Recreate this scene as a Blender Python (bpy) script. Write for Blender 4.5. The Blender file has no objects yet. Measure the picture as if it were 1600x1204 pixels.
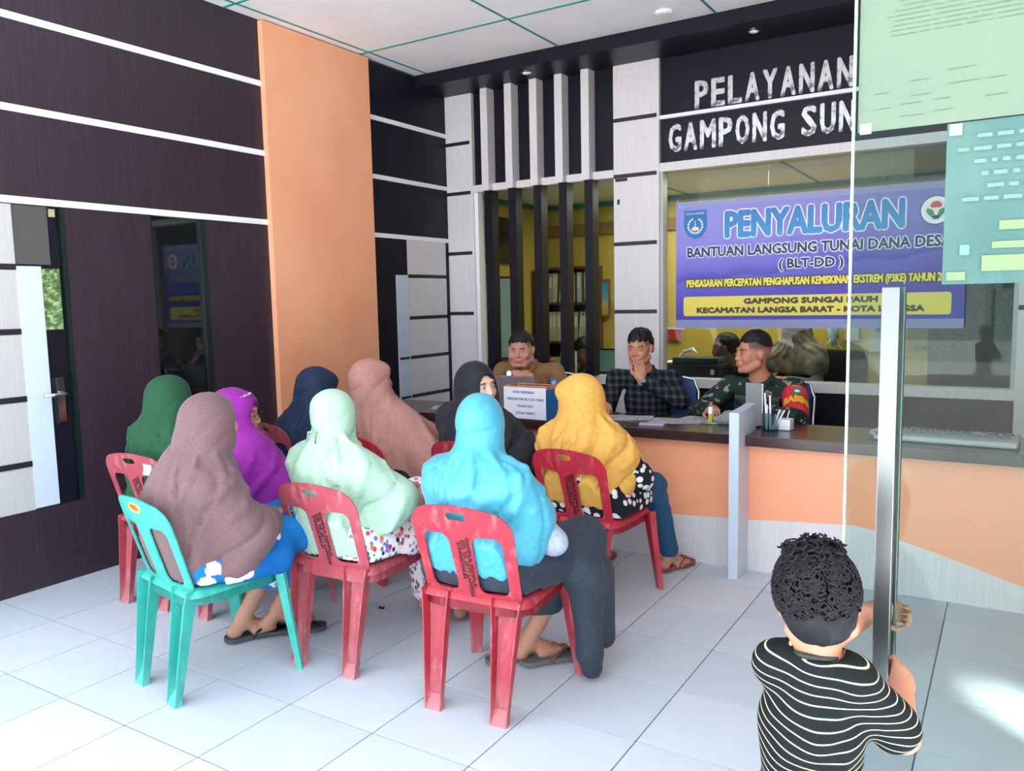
import bpy, bmesh, math, random
import numpy as np
from mathutils import Vector, Matrix
random.seed(7)
C = bpy.context.scene.collection
sc = bpy.context.scene
PI = math.pi

# ---------------------------------------------------------------- camera, light, exposure
cam_d = bpy.data.cameras.new('camera'); cam = bpy.data.objects.new('camera', cam_d); C.objects.link(cam)
F_PX, YAW, PITCH, ROLL = 1255.41, -0.558268, 0.1058425, -0.0206248
cam_d.sensor_fit = 'HORIZONTAL'; cam_d.sensor_width = 36.0; cam_d.lens = 36.0*F_PX/1600; cam_d.clip_start = .02
_f = Vector((math.sin(YAW)*math.cos(PITCH), math.cos(YAW)*math.cos(PITCH), -math.sin(PITCH)))
_r0 = Vector((math.cos(YAW), -math.sin(YAW), 0)); _u0 = _r0.cross(_f)
_r = math.cos(ROLL)*_r0 + math.sin(ROLL)*_u0; _u = _r.cross(_f)
_m = Matrix((( _r.x, _u.x, -_f.x, 3.01256), (_r.y, _u.y, -_f.y, -1.55306), (_r.z, _u.z, -_f.z, 1.46579), (0, 0, 0, 1)))
cam.matrix_world = _m
sc.camera = cam
w = bpy.data.worlds.new('daylight'); sc.world = w; w.use_nodes = True
bg = w.node_tree.nodes['Background']; bg.inputs[0].default_value = (.86, .93, 1.0, 1); bg.inputs[1].default_value = 2.8
def lamp(kind, name, loc, rot, energy, color=(1, 1, 1), **k):
    d = bpy.data.lights.new(name, kind); d.energy = energy; d.color = color
    for a, b in k.items(): setattr(d, a, b)
    o = bpy.data.objects.new(name, d); C.objects.link(o); o.location = loc; o.rotation_euler = rot; return o
# hazy sun from the open front on the right
s = lamp('SUN', 'sun', (6, -6, 5), (0, 0, 0), 15.0, (1, .97, .93), angle=math.radians(4))
s.rotation_euler = Vector((-.45, .50, -1.15)).to_track_quat('-Z', 'Y').to_euler()
# added fill light under the office ceiling, with no fitting of its own
lamp('AREA', 'office_fill', (1.0, 5.3, 2.42), (0, 0, 0), 60, (1, .97, .9), shape='RECTANGLE', size=2.2, size_y=.8)
sc.view_settings.view_transform = 'Standard'; sc.view_settings.look = 'None'
sc.view_settings.gamma = 1; sc.view_settings.use_curve_mapping = False; sc.view_settings.exposure = 0.68
try:
    sc.cycles.max_bounces = 8; sc.cycles.diffuse_bounces = 4; sc.cycles.glossy_bounces = 4; sc.cycles.transparent_max_bounces = 12
    sc.cycles.caustics_reflective = False; sc.cycles.caustics_refractive = False; sc.cycles.sample_clamp_indirect = 4
except Exception: pass

# ---------------------------------------------------------------- helpers
def lin(c):
    if isinstance(c, str):
        c = [int(c[i:i+2], 16)/255 for i in (0, 2, 4)]
    return tuple((x/12.92 if x <= .04045 else ((x+.055)/1.055)**2.4) for x in c[:3]) + (1,)
def mat(name, col, rough=.5, metal=0., spec=.5, **k):
    m = bpy.data.materials.new(name); m.use_nodes = True
    b = m.node_tree.nodes['Principled BSDF']
    b.inputs['Base Color'].default_value = lin(col); b.inputs['Roughness'].default_value = rough
    b.inputs['Metallic'].default_value = metal; b.inputs['Specular IOR Level'].default_value = spec
    for a, v in k.items(): b.inputs[a.replace('_', ' ')].default_value = v
    m.diffuse_color = lin(col)
    return m
class N:
    """small node helper on a material"""
    def __init__(s, m): s.m = m; s.t = m.node_tree; s.b = s.t.nodes['Principled BSDF']
    def n(s, typ, **k):
        n = s.t.nodes.new(typ)
        for a, v in k.items():
            if a.startswith('i_'): n.inputs[a[2:].replace('_', ' ')].default_value = v
            else: setattr(n, a, v)
        return n
    def l(s, a, b): s.t.links.new(a, b)
    def coord(s, kind='Object', scale=(1, 1, 1), rot=(0, 0, 0)):
        t = s.n('ShaderNodeTexCoord'); mp = s.n('ShaderNodeMapping'); mp.inputs['Scale'].default_value = scale; mp.inputs['Rotation'].default_value = rot
        s.l(t.outputs[kind], mp.inputs[0]); return mp.outputs[0]
    def ramp(s, fac, stops, interp='LINEAR'):
        r = s.n('ShaderNodeValToRGB'); r.color_ramp.interpolation = interp
        e = r.color_ramp.elements
        while len(e) < len(stops): e.new(.5)
        for x, (p, c) in zip(e, stops): x.position = p; x.color = lin(c)
        s.l(fac, r.inputs[0]); return r.outputs[0]
    def mix(s, fac, a, b):
        m = s.n('ShaderNodeMix', data_type='RGBA')
        for i, v in ((0, fac), (6, a), (7, b)):
            if isinstance(v, (int, float)): m.inputs[i].default_value = v
            elif isinstance(v, (str, tuple)): m.inputs[i].default_value = lin(v)
            else: s.l(v, m.inputs[i])
        return m.outputs[2]
    def math(s, op, a, b=0.):
        m = s.n('ShaderNodeMath', operation=op)
        for i, v in ((0, a), (1, b)):
            if isinstance(v, (int, float)): m.inputs[i].default_value = v
            else: s.l(v, m.inputs[i])
        return m.outputs[0]
    def base(s, o): s.l(o, s.b.inputs['Base Color'])
    def bump(s, o, st=.2, d=.01):
        b = s.n('ShaderNodeBump'); b.inputs['Strength'].default_value = st; b.inputs['Distance'].default_value = d
        s.l(o, b.inputs['Height']); s.l(b.outputs[0], s.b.inputs['Normal'])
def noise(n, co, scale, detail=3, rough=.5):
    t = n.n('ShaderNodeTexNoise'); t.inputs['Scale'].default_value = scale; t.inputs['Detail'].default_value = detail
    t.inputs['Roughness'].default_value = rough; n.l(co, t.inputs['Vector']); return t.outputs['Fac']
def voro(n, co, scale, feature='F1', out='Distance'):
    t = n.n('ShaderNodeTexVoronoi', feature=feature); t.inputs['Scale'].default_value = scale; n.l(co, t.inputs['Vector']); return t.outputs[out]

def tag(o, label=None, cat=None, group=None, kind=None):
    if label: o['label'] = label
    if cat: o['category'] = cat
    if group: o['group'] = group
    if kind: o['kind'] = kind
    return o
def link(name, me, m=None, parent=None, loc=None, smooth=False):
    o = bpy.data.objects.new(name, me); C.objects.link(o)
    if m is not None and not me.materials: me.materials.append(m)
    if parent is not None: o.parent = parent
    if loc is not None: o.location = loc
    if smooth: me.polygons.foreach_set('use_smooth', [True]*len(me.polygons))
    return o
def empty(name, loc, phi=0):
    o = bpy.data.objects.new(name, None); C.objects.link(o); o.location = loc; o.rotation_euler = (0, 0, -phi); o.empty_display_size = .1
    return o
class MB:
    """collects simple solids into one mesh"""
    def __init__(s): s.bm = bmesh.new()
    def box(s, x0, x1, y0, y1, z0, z1, M=None, bev=0):
        vs = [s.bm.verts.new((x, y, z)) for x in (x0, x1) for y in (y0, y1) for z in (z0, z1)]
        fs = [s.bm.faces.new([vs[i] for i in q]) for q in ((0, 1, 3, 2), (4, 6, 7, 5), (0, 4, 5, 1), (2, 3, 7, 6), (0, 2, 6, 4), (1, 5, 7, 3))]
        if M is not None: bmesh.ops.transform(s.bm, matrix=M, verts=vs)
        if bev:
            es = list({e for f in fs for e in f.edges}); bmesh.ops.bevel(s.bm, geom=es, offset=bev, segments=2, profile=.7, affect='EDGES')
        return s
    def tube(s, pts, r, n=10, cap=True):
        pts = [Vector(p) for p in pts]; rs = r if isinstance(r, (list, tuple)) else [r]*len(pts)
        rings = []; up = Vector((0, 0, 1))
        for i, p in enumerate(pts):
            d = (pts[min(i+1, len(pts)-1)]-pts[max(i-1, 0)]).normalized()
            a = d.cross(up); a = a.normalized() if a.length > .05 else d.cross(Vector((1, 0, 0))).normalized()
            b = a.cross(d).normalized()
            rings.append([s.bm.verts.new(p+rs[i]*(math.cos(t)*a+math.sin(t)*b)) for t in [2*PI*k/n for k in range(n)]])
        for u, v in zip(rings, rings[1:]):
            for k in range(n): s.bm.faces.new((u[k], u[(k+1) % n], v[(k+1) % n], v[k]))
        if cap: s.bm.faces.new(rings[0][::-1]); s.bm.faces.new(rings[-1])
        return s
    def ball(s, c, r, n=12, R=None):
        r = (r, r, r) if isinstance(r, (int, float)) else r
        M = Matrix.Translation(c) @ (R.to_4x4() if R is not None else Matrix.Identity(4)) @ Matrix.Diagonal((*r, 1))
        bmesh.ops.create_uvsphere(s.bm, u_segments=n, v_segments=max(6, n//2+2), radius=1, matrix=M); return s
    def lathe(s, prof, c=(0, 0, 0), n=24):
        rings = [[s.bm.verts.new((c[0]+r*math.cos(2*PI*k/n), c[1]+r*math.sin(2*PI*k/n), c[2]+z)) for k in range(n)] for r, z in prof]
        for u, v in zip(rings, rings[1:]):
            for k in range(n): s.bm.faces.new((u[k], u[(k+1) % n], v[(k+1) % n], v[k]))
        if prof[0][0] > 1e-4: s.bm.faces.new(rings[0][::-1])
        if prof[-1][0] > 1e-4: s.bm.faces.new(rings[-1])
        return s
    def prism(s, pts, y0, y1, axis='y'):
        """extrude an outline (u, z) between two depths"""
        def P(u, z, d): return (u, d, z) if axis == 'y' else ((d, u, z) if axis == 'x' else (u, z, d))
        a = [s.bm.verts.new(P(u, z, y0)) for u, z in pts]; b = [s.bm.verts.new(P(u, z, y1)) for u, z in pts]
        s.bm.faces.new(a[::-1]); s.bm.faces.new(b)
        for k in range(len(pts)): s.bm.faces.new((a[k], a[(k+1) % len(pts)], b[(k+1) % len(pts)], b[k]))
        return s
    def mesh(s, name):
        bmesh.ops.recalc_face_normals(s.bm, faces=s.bm.faces); me = bpy.data.meshes.new(name); s.bm.to_mesh(me); s.bm.free(); return me
    def build(s, name, m, parent=None, loc=None, smooth=False):
        return link(name, s.mesh(name), m, parent, loc, smooth)
def box(name, m, a, parent=None, bev=0, kind=None):
    o = MB().box(*a, bev=bev).build(name, m, parent)
    if kind: o['kind'] = kind
    return o
def text_mesh(body, w, h, bold=0., extrude=.0008, space=1.0):
    """lettering w by h metres; bold thickens every stroke by overlaying shifted copies"""
    cu = bpy.data.curves.new('t', 'FONT'); cu.body = body; cu.size = 1; cu.space_character = space; cu.resolution_u = 2; cu.fill_mode = 'BOTH'; cu.extrude = .01
    o = bpy.data.objects.new('t', cu); C.objects.link(o)
    me = bpy.data.meshes.new_from_object(o.evaluated_get(bpy.context.evaluated_depsgraph_get()))
    bpy.data.objects.remove(o); bpy.data.curves.remove(cu)
    n = len(me.vertices); v = np.empty(n*3, np.float32); me.vertices.foreach_get('co', v); v = v.reshape(-1, 3)
    mn, mx = v.min(0), v.max(0); b2 = 2*bold
    v[:, 0] = (v[:, 0]-mn[0])/(mx[0]-mn[0])*(w-b2)+bold; v[:, 1] = (v[:, 1]-mn[1])/(mx[1]-mn[1])*(h-b2)+bold; v[:, 2] = np.where(v[:, 2] > 0, extrude, 0)
    if not bold: me.vertices.foreach_set('co', v.ravel()); me.update(); return me
    me.vertices.foreach_set('co', v.ravel()); me.update(); bm = bmesh.new()
    for k in range(8):
        c = me.copy(); c.transform(Matrix.Translation((bold*math.cos(k*PI/4), bold*math.sin(k*PI/4), -.00002*k))); bm.from_mesh(c); bpy.data.meshes.remove(c)
    bm.to_mesh(me); bm.free(); return me
def wall_text(name, body, x0, x1, z0, z1, y, m, parent, bold=0., extrude=.0015, **k):
    """upright lettering on a surface that faces -Y"""
    me = text_mesh(body, x1-x0, z1-z0, bold, extrude, **k)
    o = link(name, me, m, parent); o.rotation_euler = (PI/2, 0, 0); o.location = (x0, y, z0); return o
# ---------------------------------------------------------------- smooth solids: distance fields turned into one continuous mesh
def V3(*a): return np.array(a, np.float64)
def rotm(yaw=0., pitch=0., roll=0.):
    """yaw turns +Y towards +X, pitch tips the front down, roll tips the top towards +X"""
    cy, sy = math.cos(-yaw), math.sin(-yaw); Rz = np.array([[cy, -sy, 0], [sy, cy, 0], [0, 0, 1]])
    cp, sp = math.cos(-pitch), math.sin(-pitch); Rx = np.array([[1, 0, 0], [0, cp, -sp], [0, sp, cp]])
    cr, sr = math.cos(roll), math.sin(roll); Ry = np.array([[cr, 0, sr], [0, 1, 0], [-sr, 0, cr]])
    return Rz @ Rx @ Ry
class Solid:
    def __init__(s): s.p = []; s.fr = (np.zeros(3), np.eye(3)); s.fn = None
    def frame(s, o=None, R=None): s.fr = (np.zeros(3) if o is None else np.asarray(o, float), np.eye(3) if R is None else R); return s
    def _w(s, c): return s.fr[0] + s.fr[1] @ np.asarray(c, float)
    def rc(s, a, b, ra, rb=None, k=.02, op='u', sc=None):
        s.p.append(('rc', s._w(a), s._w(b), ra, ra if rb is None else rb, k, op)); return s
    def el(s, c, r, k=.02, R=None, op='u'):
        r = np.asarray(r if hasattr(r, '__len__') else (r, r, r), float)
        s.p.append(('el', s._w(c), r, s.fr[1] @ (np.eye(3) if R is None else R), k, op)); return s
    def bx(s, c, hs, rad, k=.02, R=None, op='u'):
        s.p.append(('bx', s._w(c), np.asarray(hs, float), rad, s.fr[1] @ (np.eye(3) if R is None else R), k, op)); return s
    def chain(s, pts, rs, k=.02):
        for i in range(len(pts)-1): s.rc(pts[i], pts[i+1], rs[i], rs[i+1], k)
        return s
    def _e(s, q, P):
        t = q[0]
        if t == 'rc':
            _, a, b, ra, rb, k, op = q; ba = (b-a).astype(P.dtype); pa = P-a.astype(P.dtype)
            h = np.clip((pa @ ba)/max(float(ba @ ba), 1e-9), 0, 1)
            d = pa - h[..., None]*ba
            return np.sqrt((d*d).sum(-1)) - (ra+(rb-ra)*h)
        if t == 'el':
            _, c, r, R, k, op = q; L = (P-c.astype(P.dtype)) @ R.astype(P.dtype); u = L/r.astype(P.dtype)
            k0 = np.sqrt((u*u).sum(-1)); w = u/r.astype(P.dtype); k1 = np.sqrt((w*w).sum(-1))+1e-6
            return np.where(k0 < .3, (k0-1)*float(r.min()), k0*(k0-1)/k1)
        _, c, hs, rad, R, k, op = q; L = np.abs((P-c.astype(P.dtype)) @ R.astype(P.dtype)) - (hs-rad).astype(P.dtype)
        m = np.maximum(L, 0); return np.sqrt((m*m).sum(-1)) + np.minimum(L.max(-1), 0) - rad
    def bounds(s):
        lo, hi = np.full(3, 1e9), np.full(3, -1e9)
        for q in s.p:
            if q[-1] != 'u': continue
            if q[0] == 'rc': pts = [(q[1], q[3]), (q[2], q[4])]
            elif q[0] == 'el': pts = [(q[1], float(q[2].max()))]
            else: pts = [(q[1], float(np.linalg.norm(q[2])))]
            for c, r in pts: lo = np.minimum(lo, c-r); hi = np.maximum(hi, c+r)
        return lo-.03, hi+.03
    def mesh(s, name, h=.007, B=8, sub_fn=None):
        lo, hi = s.bounds(); nb = np.ceil((hi-lo)/(h*B)).astype(int)+1
        gi = np.stack(np.meshgrid(*[np.arange(n) for n in nb], indexing='ij'), -1).reshape(-1, 3)
        cen = (lo+(gi+.5)*B*h).astype(np.float32); rad = B*h*.87
        ds = [s._e(q, cen) for q in s.p]
        D = None
        for q, d in zip(s.p, ds):
            D = s._comb(D, d, q)
        act = np.abs(D) < rad*1.35+.03
        idx = np.nonzero(act)[0]
        g = np.stack(np.meshgrid(*[np.arange(B+1)]*3, indexing='ij'), -1).reshape(-1, 3)
        base = (lo+gi[idx]*B*h).astype(np.float32)
        P = base[:, None, :]+(g*h).astype(np.float32)[None]
        F = np.full(P.shape[:2], 9., np.float32)
        umin = np.min([d[idx] for q, d in zip(s.p, ds) if q[-1] == 'u'], axis=0)
        for q, d in zip(s.p, ds):
            di = d[idx]
            if q[-1] == 'u': sel = np.nonzero(di < umin+2.4*rad+q[-2]+.02)[0]
            else: sel = np.nonzero(di < 2*rad+q[-2])[0]
            if len(sel) == 0: continue
            F[sel] = s._comb(F[sel], s._e(q, P[sel]), q)
        if s.fn is not None: F = s.fn(P, F)
        dims = nb*B+1
        G = np.full(dims, 1., np.float32)
        # fill inactive blocks with the sign seen at their centre
        Gb = np.where(D < 0, -1., 1.).astype(np.float32).reshape(nb)
        G[:-1, :-1, :-1] = Gb.repeat(B, 0).repeat(B, 1).repeat(B, 2)
        ii = gi[idx]*B
        ix = ii[:, None, :]+g[None]
        G[ix[..., 0], ix[..., 1], ix[..., 2]] = F
        return nets(name, G, lo, h)
    def _comb(s, D, d, q):
        k, op = q[-2], q[-1]
        if D is None: return d
        if op == 'u':
            h = np.clip(.5+.5*(D-d)/k, 0, 1); return D*(1-h)+d*h-k*h*(1-h)
        if op == 's':
            h = np.clip(.5-.5*(D+d)/k, 0, 1); return D*(1-h)-d*h+k*h*(1-h)
        h = np.clip(.5-.5*(D-d)/k, 0, 1); return D*(1-h)+d*h+k*h*(1-h)
CORN = np.array([[0, 0, 0], [1, 0, 0], [0, 1, 0], [1, 1, 0], [0, 0, 1], [1, 0, 1], [0, 1, 1], [1, 1, 1]])
EDG = [(a, b) for a in range(8) for b in range(a+1, 8) if np.abs(CORN[a]-CORN[b]).sum() == 1]
def nets(name, G, lo, h):
    S = G < 0
    c = [S[dx:S.shape[0]-1+dx, dy:S.shape[1]-1+dy, dz:S.shape[2]-1+dz] for dx, dy, dz in CORN]
    cnt = sum(x.astype(np.int8) for x in c); cells = np.argwhere((cnt > 0) & (cnt < 8))
    if len(cells) == 0: return bpy.data.meshes.new(name), np.zeros((0, 3))
    vals = np.stack([G[cells[:, 0]+a, cells[:, 1]+b, cells[:, 2]+d] for a, b, d in CORN], 1)
    acc = np.zeros((len(cells), 3)); num = np.zeros(len(cells))
    for a, b in EDG:
        m = (vals[:, a] < 0) != (vals[:, b] < 0); t = vals[m, a]/(vals[m, a]-vals[m, b])
        acc[m] += CORN[a]+t[:, None]*(CORN[b]-CORN[a]); num[m] += 1
    v = (cells+acc/num[:, None])*h+lo
    idm = np.full(np.array(G.shape)-1, -1, np.int32); idm[cells[:, 0], cells[:, 1], cells[:, 2]] = np.arange(len(cells))
    quads = []
    for ax in range(3):
        sl = [slice(None)]*3; sl2 = [slice(None)]*3; sl[ax] = slice(0, -1); sl2[ax] = slice(1, None)
        A, Bs = S[tuple(sl)], S[tuple(sl2)]; e = np.argwhere(A != Bs)
        u, w_ = [i for i in range(3) if i != ax]
        ok = (e[:, u] > 0) & (e[:, w_] > 0) & (e[:, u] < idm.shape[u]) & (e[:, w_] < idm.shape[w_]); e = e[ok]
        def g(du, dw):
            q = e.copy(); q[:, u] -= du; q[:, w_] -= dw; return idm[q[:, 0], q[:, 1], q[:, 2]]
        Q = np.stack([g(1, 1), g(0, 1), g(0, 0), g(1, 0)], 1)
        inside = A[e[:, 0], e[:, 1], e[:, 2]]
        fl = inside if ax != 1 else ~inside
        Q[~fl] = Q[~fl][:, ::-1]; quads.append(Q)
    Q = np.concatenate(quads); Q = Q[(Q >= 0).all(1)]
    me = bpy.data.meshes.new(name); me.vertices.add(len(v)); me.vertices.foreach_set('co', v.astype(np.float32).ravel())
    me.loops.add(len(Q)*4); me.loops.foreach_set('vertex_index', Q.ravel().astype(np.int32))
    me.polygons.add(len(Q)); me.polygons.foreach_set('loop_start', np.arange(len(Q), dtype=np.int32)*4)
    me.polygons.foreach_set('use_smooth', np.ones(len(Q), bool))
    me.update(calc_edges=True)
    return me, v
def add_colors(me, cols):
    a = me.color_attributes.new('col', 'FLOAT_COLOR', 'POINT')
    a.data.foreach_set('color', np.concatenate([cols, np.ones((len(cols), 1))], 1).astype(np.float32).ravel())
def solid_obj(name, S, m, parent, h=.007, colfn=None, k=None):
    me, v = S.mesh(name, h)
    if colfn is not None: add_colors(me, colfn(v))
    return link(name, me, m, parent)
def vnoise(P, f, seed=0.):
    """cheap smooth pseudo noise from sines"""
    x, y, z = P[..., 0]*f, P[..., 1]*f, P[..., 2]*f
    return (np.sin(x*1.7+1.3*np.sin(y*1.1+seed)+seed)+np.sin(y*1.9+1.1*np.sin(z*1.3+2*seed)+2.1*seed)+np.sin(z*1.5+1.2*np.sin(x*1.2+seed)+.7*seed))/3
def patch2d(name, sdf, x0, x1, y0, y1, st, mapf, thick, m, parent=None, smooth=True):
    """a sheet cut to the outline sdf(x, y) < 0, bent by mapf, made solid"""
    xs = np.arange(x0, x1+st, st)+.00013; ys = np.arange(y0, y1+st, st)+.00017
    X, Y = np.meshgrid(xs, ys, indexing='ij'); D = sdf(X, Y); nx, ny = X.shape
    key, pts, faces = {}, [], []
    def vid(k, p):
        if k not in key: key[k] = len(pts); pts.append(p)
        return key[k]
    for i in range(nx-1):
        for j in range(ny-1):
            q = [(i, j), (i+1, j), (i+1, j+1), (i, j+1)]
            if all(D[a] >= 0 for a in q): continue
            out = []
            for a, b in zip(q, q[1:]+q[:1]):
                if D[a] < 0: out.append(vid(a, (X[a], Y[a])))
                if (D[a] < 0) != (D[b] < 0):
                    lo_, hi_ = (a, b) if a < b else (b, a); t = D[lo_]/(D[lo_]-D[hi_]); t = min(max(t, .04), .96)
                    out.append(vid((lo_, hi_), (X[lo_]+(X[hi_]-X[lo_])*t, Y[lo_]+(Y[hi_]-Y[lo_])*t)))
            if len(out) > 2: faces.append(out)
    e = 1e-3; top, bot = [], []
    for x, y in pts:
        p = Vector(mapf(float(x), float(y))); n_ = (Vector(mapf(float(x)+e, float(y)))-p).cross(Vector(mapf(float(x), float(y)+e))-p).normalized()
        top.append(p+n_*thick/2); bot.append(p-n_*thick/2)
    n0 = len(pts); ed = {}
    for f_ in faces:
        for a, b in zip(f_, f_[1:]+f_[:1]): ed[(a, b)] = 1
    F_ = [list(f_) for f_ in faces]+[[v+n0 for v in f_[::-1]] for f_ in faces]+[[b, a, a+n0, b+n0] for (a, b) in ed if (b, a) not in ed]
    me = bpy.data.meshes.new(name); me.from_pydata([tuple(p) for p in top+bot], [], F_); me.update()
    o = link(name, me, m, parent)
    if smooth:
        me.polygons.foreach_set('use_smooth', [True]*len(me.polygons)); me.set_sharp_from_angle(angle=.8)
    return o
def rbox2(X, Y, cx, cy, hx, hy, r):
    qx = np.abs(X-cx)-hx+r; qy = np.abs(Y-cy)-hy+r
    return np.sqrt(np.maximum(qx, 0)**2+np.maximum(qy, 0)**2)+np.minimum(np.maximum(qx, qy), 0)-r
# ---------------------------------------------------------------- materials of the room
def wood_dark(name, a, b, rough=.38, sc_=(60, 60, 1.2), spec=.5):
    m = mat(name, a, rough, spec=spec); n = N(m); co = n.coord('Object', sc_); f = noise(n, co, 2.2, 5, .65)
    n.base(n.ramp(f, [(.3, a), (.7, b)])); n.bump(f, .12, .002); return m
M = {}
M['wenge'] = wood_dark('dark wenge laminate', '261f27', '382d37', .38, spec=.35)
M['wenge_blk'] = wood_dark('near black laminate', '0e101b', '171724', .42, spec=.22)
M['wenge_top'] = wood_dark('brown black counter laminate', '2a1c1e', '41292a', .22, (3, 60, 60))
M['white_lam'] = wood_dark('white washed laminate', 'c9c7cc', 'd9d7da', .4, (70, 70, 1.5))
M['cream_lam'] = wood_dark('pale grey laminate', 'a9abad', 'b6b6b4', .4, (70, 70, 1.5))
M['bluewhite'] = mat('blue white board', 'bccbdc', .35)
M['strip'] = mat('white strip', 'e9ebf2', .35)
M['black'] = mat('black groove', '14161f', .5)
M['orange_wall'] = mat('orange painted plaster', 'eba680', .6)
n = N(M['orange_wall']); co = n.coord('Object'); n.base(n.ramp(noise(n, co, 1.6, 2), [(.3, 'e9a07a'), (.7, 'eeae88')]))
M['orange_lam'] = mat('orange laminate', 'f2a37e', .35)
M['teal'] = mat('teal painted batten', '1f8a80', .5)
M['ceil'] = mat('white ceiling board', 'f0f0f4', .8)
n = N(M['ceil']); co = n.coord('Object'); n.base(n.ramp(noise(n, co, 3, 4), [(.35, 'ececf2'), (.7, 'f4f4f6')]))
M['tile'] = mat('white glazed tile', 'cdd5de', .12, spec=.45)
n = N(M['tile']); co = n.coord('Object'); oi = n.n('ShaderNodeObjectInfo')
mx = n.math('MULTIPLY_ADD', noise(n, co, 9, 3), .6); n.t.nodes[-1].inputs[2].default_value = 0
n.l(oi.outputs['Random'], n.t.nodes[-1].inputs[2]) if False else None
n.base(n.ramp(n.math('ADD', n.math('MULTIPLY', noise(n, co, 7, 3), .5), n.math('MULTIPLY', oi.outputs['Random'], .5)), [(.2, 'b3bfcc'), (.8, 'bfc9d4')]))
n.l(n.math('MULTIPLY_ADD', noise(n, co, 14, 3), .18), n.b.inputs['Roughness'])
M['grout'] = mat('grey grout', '5c6c72', .8)
M['steel'] = mat('brushed stainless steel', '6f7476', .32, 1.0)
n = N(M['steel']); co = n.coord('Object', (300, 300, 3)); n.bump(noise(n, co, 1, 2), .08, .001)
M['chrome'] = mat('chrome', 'c9ced2', .12, 1.0)
M['yellow'] = mat('yellow painted wall', 'c4ad48', .7)
M['paper'] = mat('white paper', 'e6e8f2', .6)
M['glass_edge'] = mat('pale green glass edge', 'd5ece6', .25)
def glass(name, tint, refl=.12, rough=.0, k=.38):
    m = bpy.data.materials.new(name); m.use_nodes = True; t = m.node_tree; t.nodes.clear()
    o = t.nodes.new('ShaderNodeOutputMaterial'); tr = t.nodes.new('ShaderNodeBsdfTransparent'); gl = t.nodes.new('ShaderNodeBsdfGlossy'); mx = t.nodes.new('ShaderNodeMixShader'); fr = t.nodes.new('ShaderNodeFresnel')
    tr.inputs[0].default_value = lin(tint); gl.inputs['Roughness'].default_value = rough; fr.inputs[0].default_value = 1.45
    mt = t.nodes.new('ShaderNodeMath'); mt.operation = 'MULTIPLY_ADD'; mt.inputs[1].default_value = k; mt.inputs[2].default_value = refl; mt.use_clamp = True
    t.links.new(fr.outputs[0], mt.inputs[0]); t.links.new(mt.outputs[0], mx.inputs[0]); t.links.new(tr.outputs[0], mx.inputs[1]); t.links.new(gl.outputs[0], mx.inputs[2]); t.links.new(mx.outputs[0], o.inputs[0])
    return m
M['tint_glass'] = glass('tinted office glass', 'ced2c8', .012, k=.28)
M['clear_glass'] = glass('clear greenish door glass', 'e6f1ee', .004, k=.14)
M['dark_glass'] = mat('dark glass', '0d1518', .03, spec=1.0)

# ---------------------------------------------------------------- floor of 40 cm tiles
X0, X1, YF, YB, YW = -1.30, 4.2, -1.2, 4.33, 4.33
fl = box('floor', M['grout'], (X0-.1, X1+.1, -2.0, 4.5, -.06, -.003), kind='structure')
tm = MB().box(-.1976, .1976, -.1976, .1976, -.012, 0, bev=.0012).mesh('tile')
tm.materials.append(M['tile'])
for i in range(-4, 11):
    for j in range(-6, 7):
        cx, cy = .4*i+.2, .4*j+.2
        if cx < X0-.2 or cx > X1: continue
        o = link('tile', tm, None, fl, (cx, cy, 0)); o.rotation_euler = (0, 0, PI/2*((i*7+j*3) % 4))
box('ground', mat('pale bounce ground', 'e8e6e2', .8), (-12, 16, -18, -2.0, -.12, -.06), kind='structure')  # unseen ground outside, added and kept pale to bounce daylight indoors

# ---------------------------------------------------------------- ceiling with teal battens
ZC = 3.34
ce = box('ceiling', M['grout'], (X0-.1, X1+.1, -2.3, 4.5, ZC+.012, ZC+.06), kind='structure')
xs = [X0, -1.18, .054, 1.25, 2.46, 3.68, X1]; ys = [-2.3, -1.66, -.44, .78, 2.0, 3.22, 3.93]
for a, b in zip(xs, xs[1:]):
    for c, d in zip(ys, ys[1:]):
        box('panel', M['ceil'], (a+.002, b-.002, c+.002, d-.002, ZC, ZC+.012), ce)
for a in xs[1:-1]: box('batten', M['teal'], (a-.008, a+.008, -2.3, 3.93, ZC-.004, ZC+.004), ce)
for d in ys[1:-1]: box('batten', M['teal'], (X0, X1, d-.008, d+.008, ZC-.005, ZC+.003), ce)
t = tag(empty('ceiling_lamp', (.975, 3.705, ZC)), 'small round flush lamp on the white ceiling near the dark fascia', 'ceiling lamp')
MB().lathe([(.06, 0), (.06, -.012), (.05, -.018)]).build('rim', M['strip'], t); MB().lathe([(.048, -.014), (.046, -.022), (.0, -.026)]).build('diffuser', mat('milky diffuser', 'e6dfd2', .5), t)

# ---------------------------------------------------------------- left wall
wl = box('wall_left', M['black'], (X0-.12, X0-.03, .12, 4.5, 0, ZC), kind='structure')
zs = [0, 2.005, 2.04, 2.46, 2.495, 2.912, 2.947, ZC]
def lp(y0, y1, z0, z1, m=None, name='panel', p=wl, x=X0): return box(name, m or M['wenge'], (X0-.03, x, y0, y1, z0, z1), p)
for y0, y1, dz in ((.12, 2.272, 0), (3.30, 4.33, -.022)):
    mt = M['wenge'] if y0 < 1 else M['wenge_blk']
    for z0, z1 in ((2.04, 2.46), (2.495, 2.912), (2.947, ZC)):
        lp(y0, y1, z0+dz, min(z1+dz, ZC), mt)
    for z0 in (2.005, 2.46, 2.912):
        box('strip', M['strip'], (X0-.03, X0+.008, y0, y1, z0+dz, z0+dz+.035), wl)
lp(.882, 1.392, 0, 2.005); lp(1.772, 2.272, 0, 2.005); lp(.12, .882, 0, .425); lp(1.392, 1.772, 0, .425); lp(.12, .42, .425, 2.005)
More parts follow.
